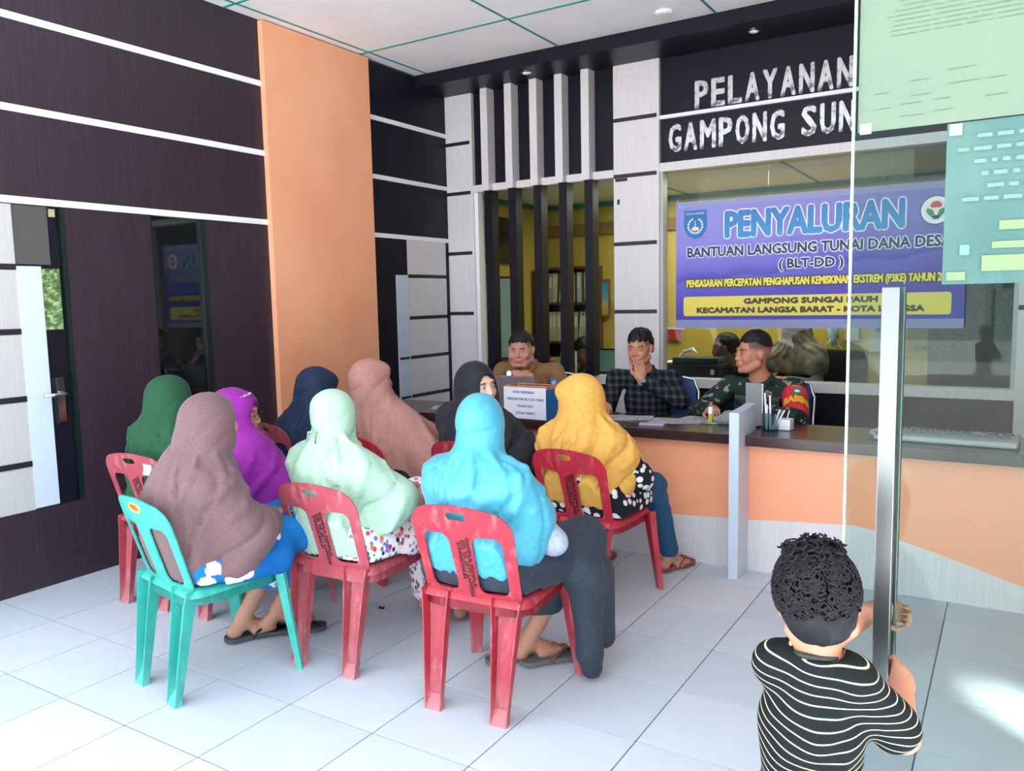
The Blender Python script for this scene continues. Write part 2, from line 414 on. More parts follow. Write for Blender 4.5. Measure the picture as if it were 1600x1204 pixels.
box('wall_left', M['white_lam'], (X0-.12, X0-.0, -6.5, .12, -.05, ZC), kind='structure')  # unseen porch wall, added to shut out light from the left
# glazed strip beside the door: dark glass in a dark frame
w1 = empty('window_1', (0, 0, 0)); w1['kind'] = 'structure'
MF = mat('dark green black frame', '10201f', .3)
box('pane', M['dark_glass'], (X0-.028, X0-.02, 1.40, 1.74, .43, 1.998), w1)
box('frame', MF, (X0-.03, X0+.001, 1.735, 1.772, .425, 2.005), w1); box('frame', MF, (X0-.03, X0-.005, 1.392, 1.402, .425, 2.005), w1); box('frame', MF, (X0-.03, X0-.003, 1.40, 1.74, .425, .44), w1)
# door with white board and lever handle
d1 = empty('door_1', (0, 0, 0)); d1['kind'] = 'structure'
box('leaf', M['wenge_blk'], (X0-.035, X0-.012, .42, .85, .425, 2.005), d1)
box('frame', MF, (X0-.03, X0+.001, .862, .885, .425, 2.005), d1)
box('upper_pane', mat('smoky glass', '4b5150', .1, spec=.8), (X0-.02, X0-.008, .60, .80, 1.70, 2.0), d1)
box('white_board', M['bluewhite'], (X0-.02, X0-.002, .62, .745, .43, 1.69), d1)
box('cream_board', M['cream_lam'], (X0-.02, X0-.003, .42, .62, .425, 2.0), d1)
for z in (1.685, 1.357, 1.01, .67): box('groove', M['black'], (X0-.01, X0+.0005, .42, .62, z-.015, z+.015), d1)
box('catch', mat('beige plastic', 'a89f80', .5), (X0-.02, X0-.004, .81, .84, 1.95, 1.99), d1)
G = mat('painted green reflection', '5d7a4c', .4); n = N(G); co = n.coord('Object', (1, 1, 1.2))  # leafy reflection painted into the colour of the glass strip
n.base(n.ramp(noise(n, co, 26, 4, .7), [(.3, '24351f'), (.48, '4f7238'), (.6, '9cae86'), (.72, 'e9eef0')]))
box('vision_pane', G, (X0-.012, X0-.004, .748, .84, 1.36, 1.68), d1)
MB().box(X0-.008, X0+.004, .775, .815, .86, 1.105, bev=.002).build('lock_plate', M['chrome'], d1)
h_ = MB().tube([(X0, .80, 1.02), (X0+.045, .80, 1.02), (X0+.055, .78, 1.02), (X0+.055, .68, 1.018)], .010, 10).build('lever_handle', M['chrome'], d1, smooth=True)
# orange painted column
oc = box('pillar', M['orange_wall'], (X0-.03, X0+.045, 2.272, 3.30, 0, 3.33), kind='structure')
# white boards at the back corner of the left wall
lp(3.30, 3.586, 0, 1.983, M['wenge_blk']); lp(3.586, 3.742, 1.69, 1.983, M['wenge_blk']); lp(4.283, 4.33, 0, 1.983, M['wenge_blk'])
lp(3.586, 3.742, 0, 1.69, M['bluewhite'], x=X0+.006)
zz = [0, .655, .985, 1.318, 1.668, 1.983]
for i in range(len(zz)-1): lp(3.742, 4.283, zz[i]+(.03 if i else 0), zz[i+1], M['white_lam'])
for z in zz[1:-1]: lp(3.742, 4.283, z, z+.03, M['black'], 'groove', x=X0-.004)
for z in (.66, .99): lp(3.60, 3.728, z, z+.02, M['black'], 'groove', x=X0+.0075)

# ---------------------------------------------------------------- back wall
wb = empty('wall_back', (0, 0, 0)); wb['kind'] = 'structure'
def col_(x0, x1, g0, g1):
    c = box('pillar', M['white_lam'], (x0, x1, YW, YW+.14, 0, ZC)); c['kind'] = 'structure'
    for z in (2.83, 2.405, 1.885, 1.356): box('groove', M['black'], (g0, g1, YW-.002, YW+.01, z-.015, z+.015), c)
    return c
col_(-1.30, -1.02, -1.30, -1.045); cm = col_(.315, .69, .316, .672); col_(3.035, 3.50, 3.036, 3.44)
box('notch', M['black'], (.33, .43, YW-.003, YW+.01, 2.365, 2.388), cm); box('notch', M['black'], (.345, .365, YW-.003, YW+.01, 2.19, 2.23), cm)
box('bulkhead', M['wenge_blk'], (X0, X1, 3.93, YW+.14, 3.24, ZC), kind='structure')
for i, (a, b, c, d) in enumerate(((-.311, 4.073, 1, 1), (1.449, 4.128, 1, 1))):
    t = tag(empty('downlight', (a, b, 3.24)), ['small recessed lamp in the dark soffit above the white fins', 'small recessed lamp in the dark soffit above the silver letters'][i], 'downlight')
    MB().lathe([(.045, 0), (.045, -.004), (.034, -.006)]).build('ring', M['chrome'], t)
    MB().lathe([(.033, -.003), (.025, -.012), (0, -.016)]).build('bulb', mat('frosted bulb', 'f2f2f4', .4), t)
def bw(name, m, x0, x1, z0, z1, y0=YW+.04, y1=YW+.12, p=wb): return box(name, m, (x0, x1, y0, y1, z0, z1), p)
# above the left window: dark board, band and white fins
bw('board', M['wenge_blk'], -1.02, .315, 2.46, 3.24); bw('band', M['white_lam'], -1.02, .315, 2.40, 2.46, YW-.005)
for x in (-.845, -.605, -.365, -.132, .104):
    bw('fin', M['white_lam'], x-.034, x+.034, 2.398, 3.24, YW-.07, YW+.05)
# above the right window: two dark sign boards
bw('board', M['wenge_blk'], .69, 3.035, 2.822, 3.24); bw('strip', M['strip'], .69, 3.035, 2.796, 2.822, YW+.01); bw('board', M['wenge_blk'], .69, 3.035, 2.472, 2.796)
bw('band', M['white_lam'], .69, 3.035, 2.408, 2.472, YW+.005)
# below the windows
for x0, x1 in ((-1.02, .315), (.69, 3.035)):
    bw('sill', M['white_lam'], x0, x1, .775, .843, YW-.004); bw('board', M['wenge_blk'], x0, x1, 0, .775)
bw('board', M['wenge_blk'], 3.50, X1, 0, ZC)
# windows
w2 = empty('window_2', (0, 0, 0)); w2['kind'] = 'structure'
box('pane', M['tint_glass'], (-1.0, .315, YW+.088, YW+.094, .843, 2.40), w2)
box('frame', M['strip'], (-1.02, -.985, YW+.02, YW+.11, .843, 2.40), w2)
for x in (-.83, -.59, -.345, -.108, .122):
    bw('mullion', M['wenge_blk'], x-.036, x+.036, .843, 2.397, YW-.055, YW+.05, w2)
w3 = empty('window_3', (0, 0, 0)); w3['kind'] = 'structure'
for a, b in ((.70, 1.482), (1.485, 2.262), (2.265, 3.03)): box('pane', M['tint_glass'], (a, b, YW+.088, YW+.094, .843, 2.41), w3)
box('frame', M['cream_lam'], (.688, .715, YW+.02, YW+.11, .843, 2.41), w3); box('frame', M['cream_lam'], (3.01, 3.035, YW+.02, YW+.11, .843, 2.41), w3)
wr = box('wall_right', M['orange_wall'], (X1, X1+.1, .5, 4.5, 0, ZC), kind='structure')

# ---------------------------------------------------------------- office behind the glass
oy = 6.1
box('wall_far', M['yellow'], (X0-.12, X1, oy, oy+.1, 0, 2.46), kind='structure')
box('wall_side', M['yellow'], (X0-.12, X0-.02, 4.5, oy, 0, 2.46), kind='structure')
box('wall_end', M['yellow'], (X1, X1+.1, 4.5, oy, 0, 2.46), kind='structure')
oc_ = box('ceiling', M['ceil'], (X0-.1, X1, 4.48, oy, 2.45, 2.5), kind='structure')
box('floor', mat('office floor', 'b9b6ae', .4), (X0-.1, X1, 4.5, oy, -.04, 0), kind='structure')
box('trim_1', M['teal'], (X0, X1, oy-.02, oy, 2.40, 2.45), kind='structure'); box('trim_2', M['teal'], (X0-.02, X0, 4.5, oy, 2.40, 2.45), kind='structure')
for x in (.3, 1.5, 2.7): box('batten', M['teal'], (x-.01, x+.01, 4.5, oy, 2.443, 2.452), oc_)
box('trim_3', mat('brown beam', '8d6f3c', .7), (X0, X1, oy-.035, oy, 2.12, 2.24), kind='structure')

# ---------------------------------------------------------------- glass door leaf in front, on the right
YD = .12
d2 = empty('door_2', (2.74, YD, 0)); d2['kind'] = 'structure'
box('pane', M['clear_glass'], (.004, 1.1, -.005, .005, .02, 2.75), d2)
box('pane_edge', M['glass_edge'], (0, .004, -.0055, .0055, .02, 2.75), d2)
x_ = .066
for sgn in (-1, 1):
    hb = MB().box(x_, x_+.030, sgn*.045-.012, sgn*.045+.012, .672, 1.475, bev=.002).build('pull_handle', M['steel'], d2)
    for z in (.80, 1.35): MB().tube([(x_+.015, sgn*.005, z), (x_+.015, sgn*.036, z)], .008, 8).build('stub', M['chrome'], hb)
box('facade', M['orange_wall'], (3.84, 4.3, YD-.02, YD+.1, 0, ZC), kind='structure')
box('lintel', M['white_lam'], (2.0, 3.84, YD-.03, YD+.05, 2.75, ZC), kind='structure')
# ---------------------------------------------------------------- reception counter
ct = tag(empty('reception_counter', (0, 0, 0)), 'long reception counter with dark worktop, orange front and white wavy plinth', 'counter')
YC = 2.66
MB().box(X0, 1.80, YC-.075, 3.11, .688, .742, bev=.003).build('worktop', M['wenge_top'], ct)
MB().box(1.852, 3.62, YC-.075, 3.10, .686, .740, bev=.003).build('worktop', M['wenge_top'], ct)
box('front_panel', M['orange_lam'], (X0, 1.80, YC, YC+.02, 0, .688), ct); box('front_panel', M['orange_lam'], (1.85, 3.62, YC, YC+.02, 0, .686), ct)
wv = [(-1.3, .23), (.3, .228), (.69, .232), (1.2, .240), (1.8, .275)]
MB().prism([(-1.3, 0)]+[(1.8, 0)]+wv[::-1], YC-.006, YC+.001).build('plinth', M['white_lam'], ct)
wv = [(1.85, .277), (2.1, .297), (2.27, .308), (2.38, .315), (2.5, .297), (2.65, .25), (2.85, .195), (3.1, .122), (3.3, .075), (3.62, .04)]
MB().prism([(1.85, 0), (3.62, 0)]+wv[::-1], YC-.006, YC+.001).build('plinth', M['white_lam'], ct)
dv = MB().prism([(2.475, 0), (2.80, 0), (2.80, .885), (2.475, .872)], 1.80, 1.85, 'x').build('divider', M['bluewhite'], ct)
box('end_panel', M['wenge_top'], (3.60, 3.62, YC+.02, 3.08, 0, .686), ct)
box('shelf', M['wenge_top'], (X0, 3.6, YC+.02, 2.95, .35, .37), ct)

# ---------------------------------------------------------------- sign letters, banner
silver = mat('worn silver letter', 'c9cbcd', .35, .55); n = N(silver); co = n.coord('Object')
n.base(n.ramp(noise(n, co, 9, 4, .7), [(.42, '5f6468'), (.5, 'bfc1c4'), (.7, 'd5d6d8')]))
sg = tag(empty('sign_lettering', (0, 0, 0)), 'raised worn silver letters reading PELAYANAN GAMPONG SUN on the dark boards', 'sign')
def letters(word, x0, x1, z0, z1, gaps=None):
    n_ = len(word); adv = {'I': .5, 'M': 1.15, ' ': .75}
    ws = [adv.get(c, 1) for c in word]; tot = sum(ws); x = x0; k = (x1-x0)/tot
    for c, w_ in zip(word, ws):
        if c != ' ':
            o = wall_text('letter', c, x+.012, x+w_*k-.008, z0, z1, YW+.04, silver, sg, bold=.007, extrude=.012)
        x += w_*k
letters('PELAYANAN', .945, 2.055, 2.836, 3.035); letters('GAMPONG SUN', .742, 2.072, 2.545, 2.752)
bn = tag(empty('banner', (0, 0, 0)), 'violet printed banner reading PENYALURAN BANTUAN LANGSUNG TUNAI DANA DESA hung on the office window', 'banner')
bx0, bx1, bz0, bz1 = .83, 2.765, 1.228, 2.165
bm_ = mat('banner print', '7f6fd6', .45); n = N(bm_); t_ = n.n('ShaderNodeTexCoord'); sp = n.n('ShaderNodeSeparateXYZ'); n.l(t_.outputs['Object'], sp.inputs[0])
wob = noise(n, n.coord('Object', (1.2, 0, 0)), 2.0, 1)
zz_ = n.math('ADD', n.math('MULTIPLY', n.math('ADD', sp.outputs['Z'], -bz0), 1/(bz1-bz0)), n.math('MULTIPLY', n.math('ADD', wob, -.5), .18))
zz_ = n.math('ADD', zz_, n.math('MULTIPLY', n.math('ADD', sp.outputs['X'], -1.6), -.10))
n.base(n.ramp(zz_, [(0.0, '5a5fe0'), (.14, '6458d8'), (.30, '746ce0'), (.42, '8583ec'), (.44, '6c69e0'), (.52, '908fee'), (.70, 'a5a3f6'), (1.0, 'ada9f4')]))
yb = YW-.012
def sheet(name, m, x0, x1, z0, z1, y, parent, sag=0., nx=24, nz=4, th=.0015):
    bm = bmesh.new(); g = [[bm.verts.new((x0+(x1-x0)*i/nx, y+sag*math.sin(i*1.7)*.5+sag*math.sin(i*.63+j), z0+(z1-z0)*j/nz)) for j in range(nz+1)] for i in range(nx+1)]
    for i in range(nx):
        for j in range(nz): bm.faces.new((g[i][j], g[i+1][j], g[i+1][j+1], g[i][j+1]))
    bmesh.ops.solidify(bm, geom=list(bm.faces), thickness=-th); bmesh.ops.recalc_face_normals(bm, faces=bm.faces)
    me = bpy.data.meshes.new(name); bm.to_mesh(me); bm.free(); return link(name, me, m, parent, smooth=False)
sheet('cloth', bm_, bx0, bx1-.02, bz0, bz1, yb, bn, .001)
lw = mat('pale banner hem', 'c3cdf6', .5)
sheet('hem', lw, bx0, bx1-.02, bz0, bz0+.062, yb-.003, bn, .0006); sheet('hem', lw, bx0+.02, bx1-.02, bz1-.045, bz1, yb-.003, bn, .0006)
ty = yb-.005
white = mat('white print', 'eef2fb', .5); navy_p = mat('navy print', '18305f', .5); yel_p = mat('yellow print', 'e6dc4e', .5); dk = mat('dark print', '2c2a12', .5)
blue_g = mat('blue gradient print', '1a8ad0', .4); n = N(blue_g); t_ = n.n('ShaderNodeTexCoord'); sp = n.n('ShaderNodeSeparateXYZ'); n.l(t_.outputs['Generated'], sp.inputs[0])
n.base(n.ramp(sp.outputs['Y'], [(0, '1488cc'), (.5, '085ea4'), (1, '06467e')]))
def btext(word, x0, x1, z0, z1, m, b=0., out=None, ob=0., y=ty, **k):
    if out is not None: wall_text('lettering', word, x0-ob, x1+ob, z0-ob, z1+ob, y, out, bn, b+ob, .0006, **k)
    return wall_text('lettering', word, x0, x1, z0, z1, y-.0014, m, bn, b, .0006, **k)
btext('PENYALURAN', 1.20, 2.39, 1.878, 2.078, blue_g, .011, white, .008)
btext('BANTUAN LANGSUNG TUNAI DANA DESA', .92, 2.665, 1.752, 1.828, navy_p, .0035, white, .006)
btext('( BLT-DD )', 1.59, 2.02, 1.628, 1.718, navy_p, .0035, white, .006)
btext('PENSASARAN PERCEPATAN PENGHAPUSAN KEMISKINAN EKSTREM (P3KE) TAHUN 2024', .915, 2.68, 1.515, 1.590, yel_p, .003, dk, .007)
bw_ = mat('yellow panel print', 'e2d657', .5)
X_, Z_ = .90, 1.318
pl = []
for cx, cz, a0 in ((2.652, 1.318+.02, -90), (2.652, 1.462-.02, 0), (.912, 1.462-.02, 90), (.912, 1.318+.02, 180)):
    for q in range(5): a = math.radians(a0+q*22.5); pl.append((cx+.02*math.cos(a), cz+.02*math.sin(a)))
MB().prism(pl, ty-.0004, ty+.001).build('plate', bw_, bn)
btext('GAMPONG SUNGAI PAUH', 1.345, 2.24, 1.402, 1.446, dk, .004)
btext('KECAMATAN LANGSA BARAT - KOTA LANGSA', .995, 2.52, 1.338, 1.382, dk, .004)
# town crest: blue shield with wreath and a white emblem
crest_b = mat('crest blue', '0f6fb0', .5)
cr = MB().prism([(.897, 2.098), (1.066, 2.098), (1.070, 1.985), (1.060, 1.945), (1.030, 1.908), (.982, 1.888), (.934, 1.908), (.903, 1.945), (.893, 1.985)], ty, ty+.001).build('crest', crest_b, bn)
def arc(mb, cx, cz, r, a0, a1, w, y0, y1, n_=14):
    for q in range(n_):
        a = math.radians(a0+(a1-a0)*q/n_); b = math.radians(a0+(a1-a0)*(q+.7)/n_)
        mb.prism([(cx+r*math.cos(a), cz+r*math.sin(a)), (cx+(r+w)*math.cos(a), cz+(r+w)*math.sin(a)), (cx+(r+w)*math.cos(b), cz+(r+w)*math.sin(b)), (cx+r*math.cos(b), cz+r*math.sin(b))], y0, y1)
mb = MB(); arc(mb, .981, 1.985, .048, 110, 430, .012, ty-.0012, ty); mb.build('wreath', white, cr)
mb = MB(); mb.prism([(.955, 1.950), (1.007, 1.950), (1.007, 1.972), (.981, 1.980), (.955, 1.972)], ty-.0014, ty); mb.prism([(.977, 1.98), (.985, 1.98), (.983, 2.02), (.979, 2.02)], ty-.0014, ty); mb.build('emblem', mat('pale gold print', 'e6dfc0', .5), cr)
wall_text('lettering', 'KOTA LANGSA', .915, 1.05, 2.068, 2.082, ty-.001, white, cr, .0, .0005)
# round ministry logo: white disc, green leaves, red flower
def disc(cx, cz, r, y0, y1, m, name, p, n_=40): return MB().prism([(cx+r*math.cos(2*PI*q/n_), cz+r*math.sin(2*PI*q/n_)) for q in range(n_)], y0, y1).build(name, m, p)
lg = disc(2.567, 1.982, .093, ty, ty+.001, mat('dark teal ring', '2f6f80', .5), 'logo', bn); disc(2.567, 1.982, .086, ty-.0008, ty, white, 'ring', lg); disc(2.567, 1.982, .066, ty-.0014, ty-.0006, mat('pale disc', 'dfe6f2', .5), 'disc', lg)
gr = mat('green leaf print', '2f8f4e', .5)
for sg_ in (-1, 1):
    MB().prism([(2.567, 1.935), (2.567+sg_*.03, 1.94), (2.567+sg_*.058, 1.975), (2.567+sg_*.05, 1.998), (2.567+sg_*.02, 1.985)], ty-.002, ty-.0012).build('leaf', gr, lg)
MB().prism([(2.54, 1.998), (2.594, 1.998), (2.602, 2.015), (2.585, 2.034), (2.567, 2.040), (2.549, 2.034), (2.532, 2.015)], ty-.002, ty-.0012).build('flower', mat('red flower print', 'd24a4e', .5), lg)
MB().prism([(2.552, 1.925), (2.582, 1.925), (2.592, 1.942), (2.567, 1.95), (2.542, 1.942)], ty-.0022, ty-.0012).build('root', navy_p, lg)
for x in (.83, 2.745):
    MB().tube([(x, yb, bz1-.01), (x+(-.01 if x < 1 else .01), YW+.07, bz1+.03)], .002, 6).build('cord', white, bn)

# ---------------------------------------------------------------- posters taped to the glass door
pm = mat('green backed notice paper', 'a8aa98', .7); n = N(pm); n.b.inputs['Transmission Weight'].default_value = 0
co = n.coord('Object', (1, 1, 1)); n.base(n.ramp(noise(n, co, 5, 2), [(.3, '8f8d81'), (.7, '989080')]))
pt = mat('teal backed notice paper', '86bcb6', .5); n = N(pt); co = n.coord('Object'); n.base(n.ramp(noise(n, co, 4, 3), [(.35, '546c6f'), (.6, '667a7c'), (.75, '7a837e')]))
inkg = mat('faint grey green ink', '6a7a66', .7); inkw = mat('pale ink', '8a9c98', .6); inky = mat('yellow print', 'a39f78', .6)
def poster(name, label, m, x0, x1, z0, z1, y): 
    p = tag(empty(name, (0, y, 0)), label, 'poster'); box('sheet', m, (x0, x1, 0, .0012, z0, z1), p); return p
yp = YD+.008
p1 = poster('notice_poster', 'large pale green notice sheet at the top of the glass door', pm, 2.748, 3.5, 1.767, 2.5, yp)
# rows of small print seen through the back of the sheet
rnd = random.Random(3); mb = MB()
z = 2.46
while z > 1.93:
    x = 2.79+rnd.random()*.03
    while x < 3.45:
        l_ = .01+rnd.random()*.05; mb.box(x, x+l_, 0, .0003, z, z+.0018); x += l_+.006
    z -= .0085
mb2 = MB()
for x, z, a, b in ((2.775, 1.805, .03, .028), (2.835, 1.822, .035, .026), (2.895, 1.835, .05, .024), (2.82, 1.787, .04, .022), (2.875, 1.79, .03, .02), (2.955, 1.805, .035, .03), (3.02, 1.83, .05, .03), (3.1, 1.81, .04, .03)):
    mb2.box(x, x+a, 0, .0003, z, z+.0018); mb2.box(x, x+a*.9, 0, .0003, z+b, z+b+.0018)
for mb_, nm in ((mb, 'small_print'), (mb2, 'diagram')):
    o = mb_.build(nm, inkg, p1); o.location = (0, -.0008, 0)
    o['kind'] = 'stuff'
p2 = poster('information_poster', 'teal poster with a yellow corner taped below the green sheet on the glass door', pt, 2.898, 3.45, 1.478, 1.765, yp+.004)
mb = MB(); rnd = random.Random(5)
for r_ in range(6):
    x = 2.915+rnd.random()*.05
    while x < 3.1:
        l_ = .008+rnd.random()*.02; mb.box(x, x+l_, -.0035, -.0028, 1.735-r_*.022, 1.742-r_*.022); x += l_+.008
mb.build('lettering', inkw, p2)
for a, b, c, d in ((2.985, 3.2, 1.572, 1.588), (2.975, 3.2, 1.54, 1.552), (2.96, 3.2, 1.50, 1.528), (2.905, 2.935, 1.485, 1.50)): box('yellow_block', inky, (a, b, -.0036, -.0028, c, d), p2)
MB().prism([(2.925, 1.53), (2.94, 1.53), (2.94, 1.548), (2.925, 1.548)], -.0036, -.003).build('icon', mat('pale teal ink', '93b0a6', .6), p2)
for x, z in ((2.902, 1.755), (2.752, 1.775)): box('tape', mat('clear tape', 'cfe3dd', .2), (x, x+.02, -.0045 if z > 1.76 and x > 2.8 else -.002, -.0037 if x > 2.8 else -.001, z-.012, z+.008), p2 if x > 2.8 else p1)
# ---------------------------------------------------------------- plastic chairs
def plastic(name, a, b, worn):
    m = mat(name, a, .42); n = N(m); co = n.coord('Object')
    f = noise(n, co, 14, 5, .7); f2 = noise(n, n.coord('Object', (1, 1, .35)), 30, 3, .6)
    base = n.ramp(f, [(.3, b), (.65, a)])
    t = n.n('ShaderNodeTexCoord'); sp = n.n('ShaderNodeSeparateXYZ'); n.l(t.outputs['Object'], sp.inputs[0])
    # scuffed, dusty feet
    low = n.math('MULTIPLY', n.math('SUBTRACT', .16, sp.outputs['Z']), 4.0); low.node.use_clamp = True
    sc_ = n.math('ADD', n.ramp(f2, [(.56, '000000'), (.72, 'ffffff')]) , 0)
    fac = n.math('ADD', n.math('MULTIPLY', sc_, .45), n.math('MULTIPLY', low, .75)); fac.node.use_clamp = True
    n.base(n.mix(fac, base, worn)); return m
P_RED = plastic('worn red plastic', 'a8303f', '902636', 'c6888e')
P_RED2 = plastic('faded red plastic', 'a64652', '8e3a46', 'c29094')
P_RED3 = plastic('bright red plastic', 'b8293e', '9f2236', 'c4747c')
P_GRN = plastic('worn green plastic', '2f9f94', '268e84', '66bdb2')
INK = mat('black stencil ink', '34161c', .7); GOLD = mat('yellow plastic rim', 'e8c84a', .4); REDS = mat('red sticker', 'c8402c', .4)
STK = mat('white sticker', 'e4e0e2', .6)
def back_map(x, v):
    return (x*(1+.0*v), -.185-.30*(v-.43)+.55*x*x+(.02 if v < .5 else 0)*0, v)
def sdf_back(X, Y):
    # rounded top, slightly waisted panel with handle hole and two openings either side of a central splat
    hw = .195+.012*np.clip((Y-.43)/.35, 0, 1)
    d = rbox2(X*.2/hw, Y, 0, .585, .2, .19, .045)
    top = rbox2(X*.2/hw, Y+.9*X*X, 0, .585, .2, .19, .06); d = np.maximum(d, top)
    h1 = rbox2(X, Y+.5*X*X, 0, .735, .04, .0145, .0145)
    o = np.full_like(X, 1.)
    for s_ in (-1, 1):
        xc = s_*(.101+.02*(Y-.56)); hx = .057+.01*(Y-.56)/.1*0
        o = np.minimum(o, rbox2(X, Y, xc, .552, hx, .112, .032))
    return np.maximum(d, -np.minimum(h1, o))
def leg_mesh(name, top, foot, wt, wf, dt, df, out):
    """open channel: two flanges and a web, from seat to floor.  top, foot: centres; w width, d flange depth; out: flange direction (x, y)"""
    bm = bmesh.new(); rings = []
    n = 9; ox, oy = out; ax, ay = oy, -ox     # ax: across the web
    for i in range(n):
        t = i/(n-1); c = [top[k]+(foot[k]-top[k])*t for k in range(3)]; e = .012*math.sin(t*PI)
        w_ = (wt+(wf-wt)*t**.7)/2; d_ = dt+(df-dt)*t
        c[0] += ox*e*0; P = []
        for a, b in ((-w_, d_), (-w_*.92, 0.004), (-w_*.8, 0), (w_*.8, 0), (w_*.92, 0.004), (w_, d_)):
            P.append(bm.verts.new((c[0]+ax*a+ox*b, c[1]+ay*a+oy*b, c[2])))
        rings.append(P)
    for u, v in zip(rings, rings[1:]):
        for k in range(5): bm.faces.new((u[k], u[k+1], v[k+1], v[k]))
    bmesh.ops.recalc_face_normals(bm, faces=bm.faces); bmesh.ops.solidify(bm, geom=list(bm.faces), thickness=.005)
    # foot plate
    f = rings[-1]; a = Vector(foot)
    mb = MB(); mb.bm.free(); mb.bm = bm
    w_ = wf/2
    vs = [(-w_, 0), (w_, 0), (w_, df), (-w_, df)]
    lo = [bm.verts.new((foot[0]+ax*p+ox*q, foot[1]+ay*p+oy*q, 0)) for p, q in vs]; hi = [bm.verts.new((foot[0]+ax*p*.96+ox*q*.96, foot[1]+ay*p*.96+oy*q*.96, .006 if q > 0 else .05)) for p, q in vs]
    bm.faces.new(lo[::-1]); bm.faces.new(hi)
    for k in range(4): bm.faces.new((lo[k], lo[(k+1) % 4], hi[(k+1) % 4], hi[k]))
    bmesh.ops.recalc_face_normals(bm, faces=bm.faces)
    me = bpy.data.meshes.new(name); bm.to_mesh(me); bm.free(); me.polygons.foreach_set('use_smooth', [True]*len(me.polygons)); me.set_sharp_from_angle(angle=.7); return me
CH = {}
def make_chair(loc, phi, m, label, ink=True, key='red'):
    t = tag(empty('plastic_chair', loc, phi), label, 'chair', 'plastic chairs facing the counter')
    if 'seat' not in CH:
        def sd(X, Y): return rbox2(X*(1+.25*(Y)), Y, 0, 0, .215, .205, .05)
        def mp(x, y): r = max(0., sd(np.array(x), np.array(y))+.03)/.03; return (x, y+.01, .432-.014*(1-min(1, (x*x+y*y)/.035))-.028*r*r)
        o = patch2d('seat', sd, -.26, .26, -.23, .23, .018, mp, .005, None); CH['seat'] = o.data
        ap = MB(); pts = []
        for k in range(40):
            a = 2*PI*k/40; c, s_ = math.cos(a), math.sin(a); q = (abs(c)**5+abs(s_)**5)**(-1/5.)
            y = .205*q*s_; pts.append((.212*q*c/(1+.25*y), y))
        u = [ap.bm.verts.new((x, y+.01, .408)) for x, y in pts]; l_ = [ap.bm.verts.new((x*1.015, y*1.015+.01, .372)) for x, y in pts]
        for k in range(40): ap.bm.faces.new((u[k], u[(k+1) % 40], l_[(k+1) % 40], l_[k]))
        bmesh.ops.solidify(ap.bm, geom=list(ap.bm.faces), thickness=.005); CH['apron'] = ap.mesh('apron'); CH['apron'].polygons.foreach_set('use_smooth', [True]*len(CH['apron'].polygons)); CH['apron'].set_sharp_from_angle(angle=.8)
        o2 = patch2d('backrest', sdf_back, -.23, .23, .38, .80, .0085, back_map, .006, None); CH['backrest'] = o2.data
        bpy.data.objects.remove(o); bpy.data.objects.remove(o2)
        for s_ in (-1, 1):
            CH['rear%d' % s_] = leg_mesh('leg', (s_*.145, -.150, .43), (s_*.135, -.225, 0), .118, .066, .052, .030, (0, -1))
            CH['front%d' % s_] = leg_mesh('leg', (s_*.185, .175, .41), (s_*.228, .225, 0), .085, .046, .035, .022, (s_*.6, .8))
        CH['text'] = [text_mesh(w_, l_, .0150, .0006, .0006) for w_, l_ in (('KEMPLA KEMPLA', .20), ('DD TA 2017 LANGSA', .235), ('SUNGAI PAUH', .15))]
    def add(nm, me):
        me = me.copy() if me.materials and me.materials[0] is not m else me
        if not me.materials: me.materials.append(m)
        else: me.materials[0] = m
        return link(nm, me, None, t)
    ks = CH.setdefault('mats', {})
    def get(k):
        if (k, m.name) not in ks: c = CH[k].copy(); c.materials.clear(); c.materials.append(m); ks[(k, m.name)] = c
        return ks[(k, m.name)]
    st = link('seat', get('seat'), None, t); link('apron', get('apron'), None, st); bk = link('backrest', get('backrest'), None, t)
    for k in ('rear-1', 'rear1', 'front-1', 'front1'): link('leg', get(k), None, t)
    if ink:
        for i, me in enumerate(CH['text']):
            if not me.materials: me.materials.append(INK)
            o = link('stencil_lettering', me, None, bk); x = .022-.018*i
            # runs down the splat, on its rear face
            a = Vector(back_map(x, .655-.008*i)); o.location = (a.x, a.y-.0075, a.z)
            d = Vector((0, .30, -1)).normalized(); nrm = Vector((0, -1, -.30)).normalized(); sd_ = nrm.cross(d)
            o.matrix_local = Matrix(((d.x, sd_.x, nrm.x, o.location.x), (d.y, sd_.y, nrm.y, o.location.y), (d.z, sd_.z, nrm.z, o.location.z), (0, 0, 0, 1)))
    return t, bk
def hole_rim(bk, m, fill=None):
    pts = []
    for k in range(25):
        a = 2*PI*k/24; x = .025*(1 if math.cos(a) > 0 else -1)+.0155*math.cos(a); v = .735+.0155*math.sin(a)-.5*x*x
        p = back_map(x, v); pts.append((p[0], p[1]-.004, p[2]))
    MB().tube(pts, .0035, 8, cap=False).build('handle_rim', m, bk, smooth=True)
    if fill: MB().prism([(-.038, .722), (.038, .722), (.038, .748), (-.038, .748)], -.0015, .0015).build('sticker', fill, bk, loc=(0, back_map(0, .735)[1]+.002, 0))
